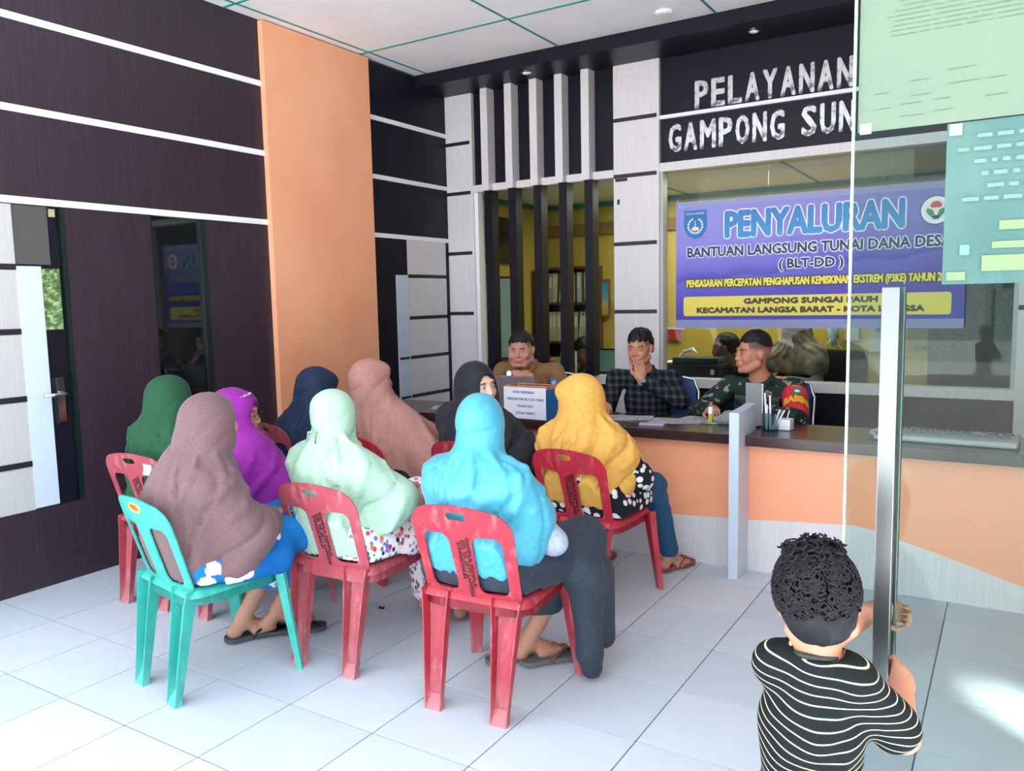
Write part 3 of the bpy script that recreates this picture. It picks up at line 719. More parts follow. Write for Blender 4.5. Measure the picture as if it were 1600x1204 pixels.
CHAIRS = [
 ((.335, .44, 0), 10, P_GRN, 'turquoise green plastic chair under the woman in the mauve headscarf', False),
 ((.70, .905, 0), -2, P_RED2, 'faded red plastic chair under the woman in the mint green headscarf', True),
 ((1.40, .89, 0), -4, P_RED, 'red plastic chair with stencilled back under the woman in the sky blue headscarf', True),
 ((1.29, 1.96, 0), 5, P_RED3, 'bright red plastic chair under the woman in the mustard headscarf', True),
 ((-.60, .97, 0), -6, P_RED2, 'red plastic chair with white sticker under the woman in dark green', True),
 ((-.035, 1.01, 0), 0, P_RED2, 'red plastic chair under the woman in purple', True),
 ((-.66, 1.93, 0), 12, P_RED2, 'red plastic chair under the woman in the navy blue headscarf', False),
 ((.22, 1.80, 0), 20, P_RED3, 'red plastic chair with yellow handle ring under the woman in dusty pink', False),
 ((.70, 1.92, 0), 0, P_RED, 'red plastic chair under the woman in the black headscarf', False)]
chairs = []
for loc, ph, m, lb, ink in CHAIRS:
    chairs.append(make_chair(loc, math.radians(ph), m, lb, ink))
hole_rim(chairs[0][1], GOLD, REDS); hole_rim(chairs[7][1], GOLD)
p = back_map(.115, .71)
sh = MB().prism([(.085, .675), (.15, .672), (.142, .695), (.148, .722), (.088, .728), (.095, .70)], -.001, .001).build('sticker', STK, chairs[4][1], loc=(0, p[1]-.0095, 0))
# ---------------------------------------------------------------- people
SKIN = mat('skin', 'c08a6a', .5, spec=.35); n = N(SKIN)
at = n.n('ShaderNodeVertexColor'); at.layer_name = 'col'; n.l(at.outputs['Color'], n.b.inputs['Base Color'])
n.b.inputs['Subsurface Weight'].default_value = .06; n.b.inputs['Subsurface Radius'].default_value = (.02, .008, .004)
HAIR = mat('black hair', '0b0c10', .55, spec=.25)
HAIR_S = mat('short black hair', '12141a', .55, spec=.3)
EYE = mat('eye', 'f0ece8', .2); n = N(EYE); at = n.n('ShaderNodeVertexColor'); at.layer_name = 'col'; n.l(at.outputs['Color'], n.b.inputs['Base Color'])
def cloth_mat(name, a, b=None, rough=.75, scale=60, bump=.15, sheen=.05, spec=.3):
    m = mat(name, a, rough, spec=spec); n = N(m); co = n.coord('Object'); f = noise(n, co, scale, 3)
    if b: n.base(n.ramp(f, [(.35, a), (.65, b)]))
    n.bump(noise(n, n.coord('Object'), 220, 2), bump, .0015); m.node_tree.nodes['Principled BSDF'].inputs['Sheen Weight'].default_value = sheen
    return m
class Fig:
    """a figure: joints in its own frame (x right, y forward, z up from the floor)"""
    def __init__(s, name, label, pos, phi, head, hyaw, hpitch=0, hroll=0, tone='b0816c', world_head=False, hs=1.0):
        s.root = tag(empty(name, (pos[0], pos[1], 0), math.radians(phi)), label, 'person')
        s.phi = math.radians(phi); s.pos = pos
        s.H = s.loc(head) if world_head else np.array(head, float)
        s.hy = math.radians(hyaw-phi if world_head else hyaw); s.HR = rotm(s.hy, math.radians(hpitch), math.radians(hroll)); s.hs = hs
        s.tone = np.array(lin(tone)[:3]); s.j = {}; s.chair = None
        for (cx, cy, _), ph, *_r in CHAIRS:
            if math.hypot(cx-pos[0], cy-pos[1]) < .12: s.chair = (cx, cy, ph)
    def loc(s, p):
        d = np.array([p[0]-s.pos[0], p[1]-s.pos[1], p[2]]); c, q = math.cos(s.phi), math.sin(s.phi)
        return np.array([d[0]*c-d[1]*q, d[0]*q+d[1]*c, d[2]])
    def h(s, c): return s.H+s.HR@(np.array(c, float)*s.hs)
def chair_clip(f, P, F, g=0.):
    """cloth rests on the seat and against the back of the chair instead of passing through"""
    c = f.chair
    if c is None: return F
    d = math.radians(f_deg(f)-c[2]); dx, dy = f.pos[0]-c[0], f.pos[1]-c[1]; q = math.radians(c[2])
    ox, oy = dx*math.cos(q)-dy*math.sin(q), dx*math.sin(q)+dy*math.cos(q)
    x = P[..., 0]*math.cos(d)+P[..., 1]*math.sin(d)+ox; y = -P[..., 0]*math.sin(d)+P[..., 1]*math.cos(d)+oy; z = P[..., 2]
    yb = -.185-.30*(z-.43)+.55*x*x+.009+g
    cut = np.where((z < .79) & (z > .40) & (np.abs(x) < .26), yb-y, -1.)
    seat = np.where((np.abs(x) < .215) & (y < .215) & (y > -.24), .437+g-z, -1.)
    seat = np.where(z < .36, -1., seat)
    return np.maximum(np.maximum(F, cut*.95), seat*.95)
def f_deg(f): return math.degrees(f.phi)
def elbow(a, b, l1, l2, pole):
    a, b, pole = np.array(a, float), np.array(b, float), np.array(pole, float); d = b-a; L = np.linalg.norm(d)
    if L > (l1+l2)*.999: l1 *= L/(l1+l2)*1.002; l2 *= L/(l1+l2)*1.003; k = L/(l1+l2); l1 *= k*1.002; l2 *= k*1.002
    u = d/L; x = (l1*l1-l2*l2+L*L)/(2*L); hh = math.sqrt(max(l1*l1-x*x, 1e-6)); p = pole-(pole@u)*u; p /= np.linalg.norm(p)+1e-9
    return a+u*x+p*hh
def seated(f, sh_w=.165, sh_z=.84, sh_y=-.10, seat=.44, thigh=.40, knee_z=None, lk=None, rk=None, la=None, ra=None, lh=None, rh=None, lp=(-1, -.35, -.7), rp=(1, -.35, -.7), uarm=.26, farm=.235, pel_y=-.08, turn=0, pel=.095):
    """fill in the joints of a seated body; lh, rh: wrist targets"""
    j = f.j; j['pel'] = V3(0, pel_y, seat+pel); c, q = math.cos(math.radians(-turn)), math.sin(math.radians(-turn))
    nk = f.h((0, -.03, -.10)); j['nk'] = V3(nk[0]*.8, sh_y*.6+nk[1]*.4, sh_z+.045)
    j['ch'] = .45*j['pel']+.55*V3(j['nk'][0], sh_y, sh_z-.02); j['ch'][2] = .4*j['pel'][2]+.6*sh_z
    j['ls'] = V3(j['nk'][0]-sh_w*c, sh_y-sh_w*q*1, sh_z); j['rs'] = V3(j['nk'][0]+sh_w*c, sh_y+sh_w*q*1, sh_z)
    j['lh_'] = V3(-.085, pel_y+.03, seat+.075); j['rh_'] = V3(.085, pel_y+.03, seat+.075)
    j['lk'] = V3(*(lk or (-.11, pel_y+.03+thigh, seat+.06))); j['rk'] = V3(*(rk or (.11, pel_y+.03+thigh, seat+.06)))
    j['la'] = V3(*(la or (-.10, j['lk'][1]+.03, .085))); j['ra'] = V3(*(ra or (.10, j['rk'][1]+.03, .085)))
    j['lw'] = V3(*(lh or (-.08, .22, seat+.17))); j['rw'] = V3(*(rh or (.08, .24, seat+.17)))
    j['le'] = elbow(j['ls'], j['lw'], uarm, farm, lp); j['re'] = elbow(j['rs'], j['rw'], uarm, farm, rp)
    return f
def head_solid(S, f, k=.012, ears=True, fat=1.0):
    s = f.hs; S.frame(f.H, f.HR*1.0)
    E_ = lambda c, r, k=k, **q: S.el(np.array(c)*s, np.array(r if hasattr(r, '__len__') else (r,)*3)*s, k, **q)
    R_ = lambda a, b, ra, rb, k=k, **q: S.rc(np.array(a)*s, np.array(b)*s, ra*s, rb*s, k, **q)
    E_((0, -.018, .035), (.076*fat**.5, .095, .085)); E_((0, .028, -.015), (.066*fat, .068, .082), .02); E_((0, .040, -.070), (.050*fat, .050, .045), .02)
    for q in (-1, 1): E_((q*.036*fat, .066, -.030), (.026*fat, .024, .026), .015); R_((q*.058*fat, .0, -.06), (q*.03*fat, .06, -.098), .022*fat, .018*fat, .02)
    R_((-.034, .083, .026), (.034, .083, .026), .011, .011, .014)
    for q in (-1, 1): S.el(np.array((q*.031, .104, .004))*s, np.array((.021, .016, .012))*s, .012, op='s')
    for q in (-1, 1): E_((q*.031, .082, .002), (.0150, .0135, .0120), .004); S.el(np.array((q*.031, .0985, .0015))*s, np.array((.0130, .0085, .0036))*s, .002, op='s')
    R_((0, .092, .010), (0, .106, -.030), .0080, .0115, .010); E_((-.012, .098, -.034), .0085, .007); E_((.012, .098, -.034), .0085, .007)
    E_((0, .090, -.062), (.027, .016, .018), .014)
    R_((-.018, .096, -.0575), (.018, .096, -.0575), .0050, .0050, .004); R_((-.015, .096, -.0685), (.015, .096, -.0685), .0062, .0062, .004)
    E_((0, .080, -.100), (.022, .016, .016), .014)
    if ears:
        for q in (-1, 1): E_((q*.078*fat**.5, -.008, -.004), (.010, .020, .031), .006); E_((q*.084*fat**.5, -.014, .006), (.008, .018, .022), .005)
    S.frame(); return S
def head_colors(f, v, tone, lips=(.58, .26, .24), brow=True, cheeks=True, fade=0.):
    c = np.tile(tone, (len(v), 1)); L = (v-f.H)@f.HR/f.hs; x, y, z = L.T; ax = np.abs(x)
    front = y > .05
    def blend(m, col, a): c[:] = c*(1-(m*a)[:, None])+np.array(col)*(m*a)[:, None]
    g = lambda a: np.clip(a, 0, 1)
    mouth = g(1.3-((x/.024)**2+((z+.063)/.0105)**2))*(y > .08); blend(mouth, tone*np.array(lips)*1.75, .5)
    line = g(1.2-((x/.022)**2+((z+.063)/.0022)**2))*(y > .08); blend(line, tone*.35, .7)
    if brow:
        bz = z-.0245+.25*(ax-.03)**2*10; br = g(1.4-(((ax-.032)/.019)**2+((bz)/.0055)**2))*(y > .05); blend(br, (.012, .010, .011), .85)
    lid = g(1.2-(((ax-.031)/.017)**2+((z-.0120)/.0042)**2))*(y > .06); blend(lid, tone*.3, .6)
    soc = g(1.2-(((ax-.031)/.022)**2+((z-.004)/.012)**2))*(y > .05); blend(soc, tone*.72, .45)
    if fade: blend(np.clip((z-.012)/.03, 0, 1)*(y < .055), (.035, .027, .026), fade)
    if cheeks: blend(g(1-(((ax-.04)/.025)**2+((z+.03)/.025)**2))*front, tone*np.array((1.12, .92, .9)), .5)
    nos = g(1-(((ax-.010)/.005)**2+((z+.043)/.004)**2))*(y > .08); blend(nos, tone*.35, .7)
    return c
def eyes(f, body, look=(0, 0), r=.0122):
    bm = MB(); 
    for q in (-1, 1):
        c = f.h((q*.031, .0808, .002)); bm.ball(c, r*f.hs, 20)
    me = bm.mesh('eyes'); n_ = len(me.vertices); v = np.empty(n_*3, np.float32); me.vertices.foreach_get('co', v); v = v.reshape(-1, 3)
    L = (v-f.H)@f.HR/f.hs; cols = np.tile((.52, .47, .44), (n_, 1)); d = np.hypot(np.abs(np.abs(L[:, 0]-look[0]*.006)-.031), L[:, 2]-.002-look[1]*.004)
    m = (d < .0068) & (L[:, 1] > .08); cols[m] = (.015, .010, .008)
    add_colors(me, cols); me.polygons.foreach_set('use_smooth', [True]*len(me.polygons)); return link('eyes', me, EYE, body)
def hand(S, w, d, nrm, side, curl=.5, s=1.0, spread=.0, thumb=None):
    """wrist w, direction of the fingers d, palm normal nrm (the side the fingers curl towards), side +1 = right hand"""
    w = np.array(w, float); d = np.array(d, float); d /= np.linalg.norm(d); nrm = np.array(nrm, float); nrm -= (nrm@d)*d; nrm /= np.linalg.norm(nrm)
    a = np.cross(d, nrm); R = np.stack([a, d, nrm], 1)   # a: across
    tside = side; S.frame(w, R)
    S.bx((0, .045*s, 0), (.040*s, .048*s, .0135*s), .012*s, .012); S.rc((0, -.03*s, 0), (0, .02*s, 0), .024*s, .026*s, .015)
    for i, (x, l_, r_) in enumerate(((-.030, .030, .0082), (-.010, .034, .0088), (.010, .032, .0086), (.029, .025, .0075))):
        x = x*tside*(-1)*-1*s if tside > 0 else -x*s
        c0 = curl+(.08*i); p = V3(x, .088*s, 0); an = c0*.55; segs = (l_*1.25, l_*.85, l_*.7)
        for k_, sg in enumerate(segs):
            q = p+V3(x*spread*(1 if k_ == 0 else .3), math.cos(an), math.sin(an))*sg*s; S.rc(p, q, r_*s*(1-.08*k_), r_*s*(.94-.08*k_), .004); p = q; an += c0*.95
    x = -.036*tside*s*(1 if tside > 0 else 1); x = -.036*s if tside > 0 else .036*s
    p = V3(x*.7, .012*s, .006*s); q = V3(x*1.45, .045*s, .018*s); r_ = V3(x*1.55, .070*s, .026*s); e = V3(x*1.35, .092*s, .032*s)
    S.rc(p, q, .015*s, .0115*s, .010); S.rc(q, r_, .0110*s, .0098*s, .004); S.rc(r_, e, .0098*s, .0085*s, .004)
    S.frame(); return S
def foot(S, a, d, s=1.0, k=.02):
    a = np.array(a, float); d = np.array([d[0], d[1], 0], float); d /= np.linalg.norm(d); z = V3(0, 0, 1); r = np.cross(d, z); R = np.stack([r, d, z], 1)
    S.frame(V3(a[0], a[1], 0), R); zf = a[2]-.085*s
    S.el((0, -.035*s, .035*s+zf), (.030*s, .036*s, .034*s), k); S.rc((0, -.0, .07*s+zf), (0, .07*s, .038*s+zf), .033*s, .027*s, k); S.bx((0, .085*s, .022*s+zf), (.040*s, .055*s, .018*s), .015*s, k)
    for i, x in enumerate((-.030, -.013, .002, .016, .029)): S.rc((x*s, .125*s-abs(x)*.2, .015*s+zf), (x*s*1.05, (.155-.008*abs(i-1))*s, .011*s+zf), .0105*s*(1.15 if i == 0 else .9), .009*s*(1.15 if i == 0 else .85), .004)
    S.frame(); return S
def body(f, h=.007, ears=True, arms=True, hands=(.5, .5), hd=None, hn=None, legs=True, feet=True, fat=1.0, headfat=1.0, tone=None, fd=None, fs=1.0, hsz=1.0, lips=(.58, .26, .24), brow=True, tz=1.0, neck=.048, fade=0.):
    j = f.j; S = Solid(); head_solid(S, f, fat=headfat, ears=ears)
    S.rc(f.h((0, -.02, -.05)), j['nk'], neck*f.hs, (neck+.006)*f.hs, .03)
    S.el(j['ch'], V3(.135, .095, .16)*fat, .05); S.el(j['pel'], V3(.155, .11, .11)*fat, .05); S.rc(j['ch'], j['pel'], .12*fat, .12*fat, .05)
    S.rc(j['ls'], j['rs'], .052, .052, .04); S.rc(j['nk'], j['ch'], .06, .10, .05)
    for q, sd in (('l', -1), ('r', 1)):
        S.rc(j[q+'s'], j[q+'e'], .046*fat, .038, .02); S.rc(j[q+'e'], j[q+'w'], .037, .025, .015)
        if hands:
            dd = (hd or {}).get(q); dd = (j[q+'w']-j[q+'e']) if dd is None else dd
            nn = (hn or {}).get(q); nn = V3(0, -.2, -1) if nn is None else nn
            hand(S, j[q+'w'], dd, nn, sd, hands[0 if q == 'l' else 1], hsz)
        if legs:
            S.rc(j[q+'h_'], j[q+'k'], .078*fat, .052, .04); S.rc(j[q+'k'], j[q+'a'], .052, .034, .02)
            if feet: foot(S, j[q+'a'], (fd or {}).get(q, (0, 1)), fs)
    tn = f.tone
    S.fn = lambda P, F: chair_clip(f, P, F, .014)
    def cf(v):
        c = head_colors(f, v, tn, lips=lips, brow=brow, fade=fade); return c*(1+.05*vnoise(v, 40.)[:, None])
    o = solid_obj('body', S, SKIN, f.root, h, cf); f.body = o; return o
def folds(P, axis_c, amp, nf, twist=6., seed=0., zfreq=3., vert=.0):
    """drapery: soft pleats and sharp creases that run down the cloth around a vertical axis"""
    x = P[..., 0]-axis_c[0]; y = P[..., 1]-axis_c[1]; z = P[..., 2]
    a = np.arctan2(x, y)
    ph = nf*.5*a+twist*z+1.5*np.sin(2.2*z*zfreq+1.3*a+seed)+seed; ph2 = nf*a-twist*.7*z+1.3*np.sin(4*z+seed*2)+2*np.sin(a*1.5+seed)
    cr = (1-np.abs(np.sin(ph)))**3; cr2 = (1-np.abs(np.sin(ph2)))**4
    return amp*(.2*np.sin(2*ph+.7)+1.5*cr+1.0*cr2*(.5+.5*np.sin(3*a+seed)))
def hijab(f, m, hem_b, hem_f, wd=.20, dp=.15, face=(.062, .086), brim=0., fold=.005, nf=9, seed=0., tie=False, arm=.6, h=.008, tight=0., back_off=0., extra=None, nape=False, slope_side=0., twist=6., fwd=0., out=1.0, ridges=16):
    """headscarf and its cape in one piece of cloth.  hem_b / hem_f: height of the hem behind and in front"""
    j = f.j; S = Solid(); hs = f.hs; S.frame(f.H, f.HR)
    S.el(V3(0, -.020, .036)*hs, V3(.092, .114, .098)*hs, .03); S.el(V3(0, .006, -.025)*hs, V3(.086, .106, .105)*hs, .03)
    S.rc(V3(0, .025, -.085)*hs, V3(0, -.02, -.13)*hs, .066*hs, .080*hs, .04)
    if brim: S.el(V3(0, .045+brim, .045)*hs, V3(.066, .05, .055)*hs, .03); S.rc(V3(-.05, .045+brim*.6, -.02)*hs, V3(-.045, .04, -.08)*hs, .03*hs, .03*hs, .02); S.rc(V3(.05, .045+brim*.6, -.02)*hs, V3(.045, .04, -.08)*hs, .03*hs, .03*hs, .02)
    S.frame()
    nk = j['nk']; sh = (j['ls']+j['rs'])/2; base = f.h((0, -.02, -.08))
    b_ = (.100-.016*tight)*hs**1.3; S.rc(base, nk+V3(0, 0, -.015), b_, .115-.012*tight, .05); S.rc(f.h((0, -.02, 0)), base, (.100-.010*tight)*hs, b_, .03)
    if not nape: S.rc(f.h((0, -.055, -.01)), sh+V3(0, -.035, -.01), .068, .105, .07)
    for q in 'lr':
        S.rc(nk+V3(0, -.01, -.02), j[q+'s'], .095, .082, .06)
        if not nape: S.rc(f.h((-.05 if q == 'l' else .05, -.02, -.06)), j[q+'s']*.75+nk*.25+V3(0, 0, .01), .045, .07, .07)
    for q in 'lr': S.rc(nk+V3(0, -.01, -.035), j[q+'s']+(j[q+'e']-j[q+'s'])*min(arm, .75), .098*out, .082*out, .08)
    ch = j['ch']; pel = j['pel']
    S.el(ch+V3(0, .0, 0), V3(wd*.95, dp, .17), .06)
    zmin = min(hem_b, hem_f)
    lo = V3(pel[0], pel[1]-.01+back_off, zmin-.02); S.p.append(('el', lo*.5+ch*.5, V3(wd, dp, max(.16, (ch[2]-zmin)*.85)), np.eye(3), .06, 'u'))
    S.bx(V3(lo[0], lo[1]+.01+fwd*.5, zmin+.04), V3(wd*.99, dp+fwd*.5, .10), .085, .07)
    for q in ('l', 'r'):
        e = j[q+'s']+(j[q+'e']-j[q+'s'])*arm; S.rc(j[q+'s'], e, .078, .085*out, .05)
        if arm > .9: S.rc(e, e+(j[q+'w']-j[q+'e'])*.6, .085*out, .075, .05)
        S.rc(e*.75+ch*.25, V3(e[0]*.9+ch[0]*.1, e[1]*.7+ch[1]*.3, max(zmin+.04, e[2]-.10)), .08, .085*out, .06)
    if extra: extra(S, f)
    if ridges:
        rn = np.random.RandomState(int(seed*100)+5); base_n = len(S.p); ax0 = nk[:2].copy(); ax1 = np.array([pel[0], pel[1]])
        def surf(a, z):
            t = np.clip((nk[2]-z)/(nk[2]-pel[2]), 0, 1); c0 = ax0*(1-t)+ax1*t; r = np.arange(.02, .42, .006, dtype=np.float32)
            P = np.stack([c0[0]+r*math.sin(a), c0[1]+r*math.cos(a), np.full_like(r, z)], 1).astype(np.float32); D = None
            for q_ in S.p[:base_n]: D = S._comb(D, S._e(q_, P), q_)
            k_ = np.nonzero(D < 0)[0]; rr = r[k_[-1]] if len(k_) else .1
            return V3(c0[0]+rr*math.sin(a), c0[1]+rr*math.cos(a), z), V3(math.sin(a), math.cos(a), 0)
        top_z = f.h((0, 0, -.11))[2]
        for k_ in range(ridges):
            a0 = -PI+2*PI*(k_+rn.uniform(-.3, .3))/ridges
            if abs(a0) < .5 and rn.rand() < .6: continue
            z0 = top_z+rn.uniform(-.06, .03); z1 = rn.uniform(zmin+.06, zmin+.22) if rn.rand() < .7 else rn.uniform(zmin+.2, z0-.1)
            a1 = a0+rn.uniform(.15, .7)*(1 if a0 > 0 else -1)*(1 if abs(a0) < 2.4 else -.3)
            pts = []; n_ = 6; rr = rn.uniform(.010, .018)
            for i in range(n_):
                t = i/(n_-1); p_, d_ = surf(a0+(a1-a0)*t**1.3, z0+(z1-z0)*t); pts.append(p_-d_*(rr*.42))
            S.chain(pts, [rr*.55]+[rr]*(n_-2)+[rr*.8], .016)
    # face opening and hem
    S.frame(f.H, f.HR); S.el(V3(0, .135+brim*.5, -.012)*hs, V3(face[0], .10, face[1])*hs, .006, op='s'); S.frame()
    sy = (hem_f-hem_b)/.36; H, HR = f.H, f.HR
    cx, cy = nk[0], sh[1]
    def fn(P, F):
        L = (P-H.astype(np.float32))@HR.astype(np.float32)
        wgt = np.clip((H[2]-.05-P[..., 2])/.12, 0, 1)
        F = F+folds(P, (cx, cy-.02), fold, nf, twist, seed)*(.12+.88*wgt)
        # gathers that sweep from the chin round the back of the skull
        q = L[..., 2]*.75-L[..., 1]*.55+.25*np.abs(L[..., 0]); sg = (1-np.abs(np.sin(31*q+2*vnoise(L, 9., seed)+seed)))**2.5
        F = F+.0075*sg*np.clip(1-wgt, .0, 1)*np.clip((.05-L[..., 2])/.07, 0, 1)*np.clip((.09-L[..., 1])/.05, 0, 1)
        F = F+.002*vnoise(P, 9., seed)*wgt
        hz = hem_b+(P[..., 1]-(cy-.12))*sy+slope_side*np.abs(P[..., 0]-cx)
        hz = hz+.007*np.sin(22*np.arctan2(P[..., 0]-cx, P[..., 1]-cy)+seed)
        return chair_clip(f, P, np.maximum(F, (hz-P[..., 2])*.8))
    S.fn = fn
    o = solid_obj('headscarf', S, m, f.root, h); return o
def skirt(f, m, hem=.12, wd=1.0, h=.0105, fold=.006, nf=7, seed=1., k=.09, knees=True, extra=None, flare=0., hem_fn=None):
    j = f.j; S = Solid()
    if f.chair is not None: S.bx(V3(0, .05, .470), (.243, .205, .060), .05, .05)
    S.el(j['pel']+V3(0, .02, -.01), V3(.205*wd, .19, .115), .05); S.rc(j['pel']*.6+j['ch']*.4, j['pel'], .13, .15*wd, .05)
    for q in ('l', 'r'):
        S.rc(j[q+'h_'], j[q+'k'], .108*wd, .078, .07); S.rc(j[q+'k'], j[q+'a']+V3(0, 0, .02), .074, .062+flare, k)
    S.rc((j['lk']+j['rk'])/2, (j['la']+j['ra'])/2+V3(0, 0, .03), .07, .07+flare, k)
    if extra: extra(S, f)
    ka = (j['lk']+j['rk'])/2
    def fn(P, F):
        F = F+folds(P, (ka[0], ka[1]-.12), fold, nf, 3., seed)*np.clip((.62-P[..., 2])/.25, .2, 1)+.004*vnoise(P, 8., seed)
        hz = hem if hem_fn is None else hem_fn(P)
        return chair_clip(f, P, np.maximum(F, hz-P[..., 2]), .006)
    S.fn = fn
    return solid_obj('skirt', S, m, f.root, h)
def sleeves(f, m, which='lr', h=.008, r=(.058, .05, .038), to=.93, seed=2., name='sleeve', fold=.004):
    j = f.j; out = []
    for q in which:
        S = Solid(); w_ = j[q+'e']+(j[q+'w']-j[q+'e'])*to
        S.rc(j[q+'s'], j[q+'e'], r[0], r[1], .03); S.rc(j[q+'e'], w_, r[1], r[2], .02)
        e = j[q+'e']
        S.fn = lambda P, F, e=e: F+fold*np.sin(70*np.linalg.norm(P-e.astype(np.float32), axis=-1)+3*vnoise(P, 20., seed))*np.exp(-(np.linalg.norm(P-e.astype(np.float32), axis=-1)/.12)**2)
        out.append(solid_obj(name, S, m, f.root, h))
    return out
def shirt(f, m, h=.007, fat=1.0, open_neck=.05, collar=True, hem=None, cuff=.9, cm=None, fold=.004, seed=3., r=(.06, .05, .036), name='shirt', cuts=None):
    j = f.j; S = Solid()
    S.el(j['ch'], V3(.155, .115, .175)*fat, .05); S.el(j['pel'], V3(.165, .125, .12)*fat, .05); S.rc(j['ch'], j['pel'], .13*fat, .14*fat, .05)
    S.rc(j['ls'], j['rs'], .066, .066, .04); S.rc(j['nk']+V3(0, -.01, .0), j['ch'], .07, .11, .05)
    for q in 'lr':
        w_ = j[q+'e']+(j[q+'w']-j[q+'e'])*cuff
        S.rc(j[q+'s'], j[q+'e'], r[0]*fat, r[1], .03); S.rc(j[q+'e'], w_, r[1], r[2], .02)
    S.rc(j['nk'], f.h((0, .03, -.12)), .058, .054, .02, op='s')
    if cuts: cuts(S, f)
    les = [j['le'].astype(np.float32), j['re'].astype(np.float32), (j['ls']*.8+j['ch']*.2).astype(np.float32), (j['rs']*.8+j['ch']*.2).astype(np.float32), ((j['ch']+j['pel'])/2).astype(np.float32)]
    hm = hem if hem is not None else j['pel'][2]-.06
    def fn(P, F):
        for i, e in enumerate(les):
            d = np.linalg.norm(P-e, axis=-1); F = F+fold*np.sin(60*d+2.5*vnoise(P, 16., seed+i))*np.exp(-(d/.11)**2)
        F = F+.002*vnoise(P, 22., seed)
        return np.maximum(F, hm-P[..., 2])
    S.fn = fn; o = solid_obj(name, S, m, f.root, h)
    if collar:
        Cs = Solid(); nk = j['nk']; fr = f.h((0, .02, -.125)); cc = nk*.6+fr*.4
        for sg in (-1, 1):
            Cs.chain([nk+V3(0, -.066, .042), nk+V3(sg*.055, -.035, .040), nk+V3(sg*.060, .022, .020), nk+V3(sg*.030, .070, -.020), nk+V3(sg*.055, .088, -.065)], [.010, .011, .011, .012, .009], .012)
            Cs.chain([nk+V3(0, -.070, .02), nk+V3(sg*.062, -.035, .018), nk+V3(sg*.070, .025, .002), nk+V3(sg*.048, .072, -.035)], [.011, .012, .012, .010], .015)
        solid_obj('collar', Cs, cm or m, o, .005)
    return o
def trousers(f, m, h=.011, fat=1.0, to=.05, r=(.092, .068, .052)):
    j = f.j; S = Solid(); S.el(j['pel'], V3(.17, .13, .115)*fat, .05)
    for q in 'lr': S.rc(j[q+'h_'], j[q+'k'], r[0]*fat, r[1], .03); S.rc(j[q+'k'], j[q+'a']+V3(0, 0, to), r[1], r[2], .02)
    S.fn = lambda P, F: chair_clip(f, P, F+.0035*vnoise(P, 18., 2.)+.003*np.sin(80*P[..., 2]+3*vnoise(P, 10.))*np.exp(-((P[..., 2]-.42)/.1)**2), .012)
    return solid_obj('trousers', S, m, f.root, h)
def hair_cap(f, m, line=.055, side=.02, nape=-.045, thick=.010, seed=1., fringe=0., tuft=.004, h=.0045, top=.0, fade=0., fat=1.0):
    """hair as a shell over the skull: line = height of the hairline in front, nape = lowest point behind"""
    s = f.hs; S = Solid(); S.frame(f.H, f.HR); S.el(V3(0, -.018, .036+top*.4)*s, V3(.076*fat**.5+thick, .096+thick, .085+thick+top*.8)*s, .01); S.el(V3(0, -.035, -.01)*s, V3(.073*fat**.5+thick*.7, .080+thick*.7, .075)*s, .02); S.frame()
    H, HR = f.H.astype(np.float32), f.HR.astype(np.float32)
    def fn(P, F):
        L = (P-H)@HR/s; x, y, z = L[..., 0], L[..., 1], L[..., 2]
        F = F-tuft*.6*np.sin(150*x+60*y+4*vnoise(L, 50., seed))*.5-tuft*vnoise(L, 70., seed)*np.clip((z-.02)/.05, .2, 1)
        t = np.clip((y+.03)/.11, 0, 1)
        low = nape+(line-nape)*np.clip((y+.055)/.07, 0, 1)**1.2
        low = np.where(y > .03, line+fringe*np.sin(x*160+seed)-.25*(np.abs(x)-.03).clip(0)*(y > .06), low)
        low = low+.004*np.sin(90*x+30*y)+.004*np.sin(260*x+1.5*np.sin(90*x))*(y > 0)
        # keep the ears clear
        ear = .030-np.sqrt(((y+.002)/1.0)**2+((z+.008)/1.2)**2); ear = np.where(np.abs(x) > .05, ear, -1)
        return np.maximum(np.maximum(F, (low-z)*s*.7), ear*s)
    S.fn = fn; return solid_obj('hair', S, m, f.body, h)
def sandal(f, a, d, m1, m2, s=1.0, parent=None, side=1, z0=0.):
    d = np.array([d[0], d[1]])/np.hypot(*d); phi = math.atan2(d[0], d[1])
    def sd(X, Y): return rbox2(X-.006*side*np.sin(Y*18), Y, 0, .045*s, .045*s*(1-.25*np.exp(-((Y-.01)/.05)**2)), .135*s, .042*s)
    o = patch2d('sandal', sd, -.07*s, .07*s, -.12*s, .22*s, .012, lambda x, y: (x, y, .018), .018, m1, parent or f.root)
    o.rotation_euler = (0, 0, -phi); o.location = (a[0], a[1], z0)
    MB().tube([(0, .14*s, .02), (-.012, .11*s, .055*s), (-.045*s, .04*s, .04), (-.048*s, .02*s, .018)], .006, 8).tube([(0, .14*s, .02), (.012, .11*s, .055*s), (.045*s, .04*s, .04), (.048*s, .02*s, .018)], .006, 8).build('strap', m2, o, smooth=True)
    return o
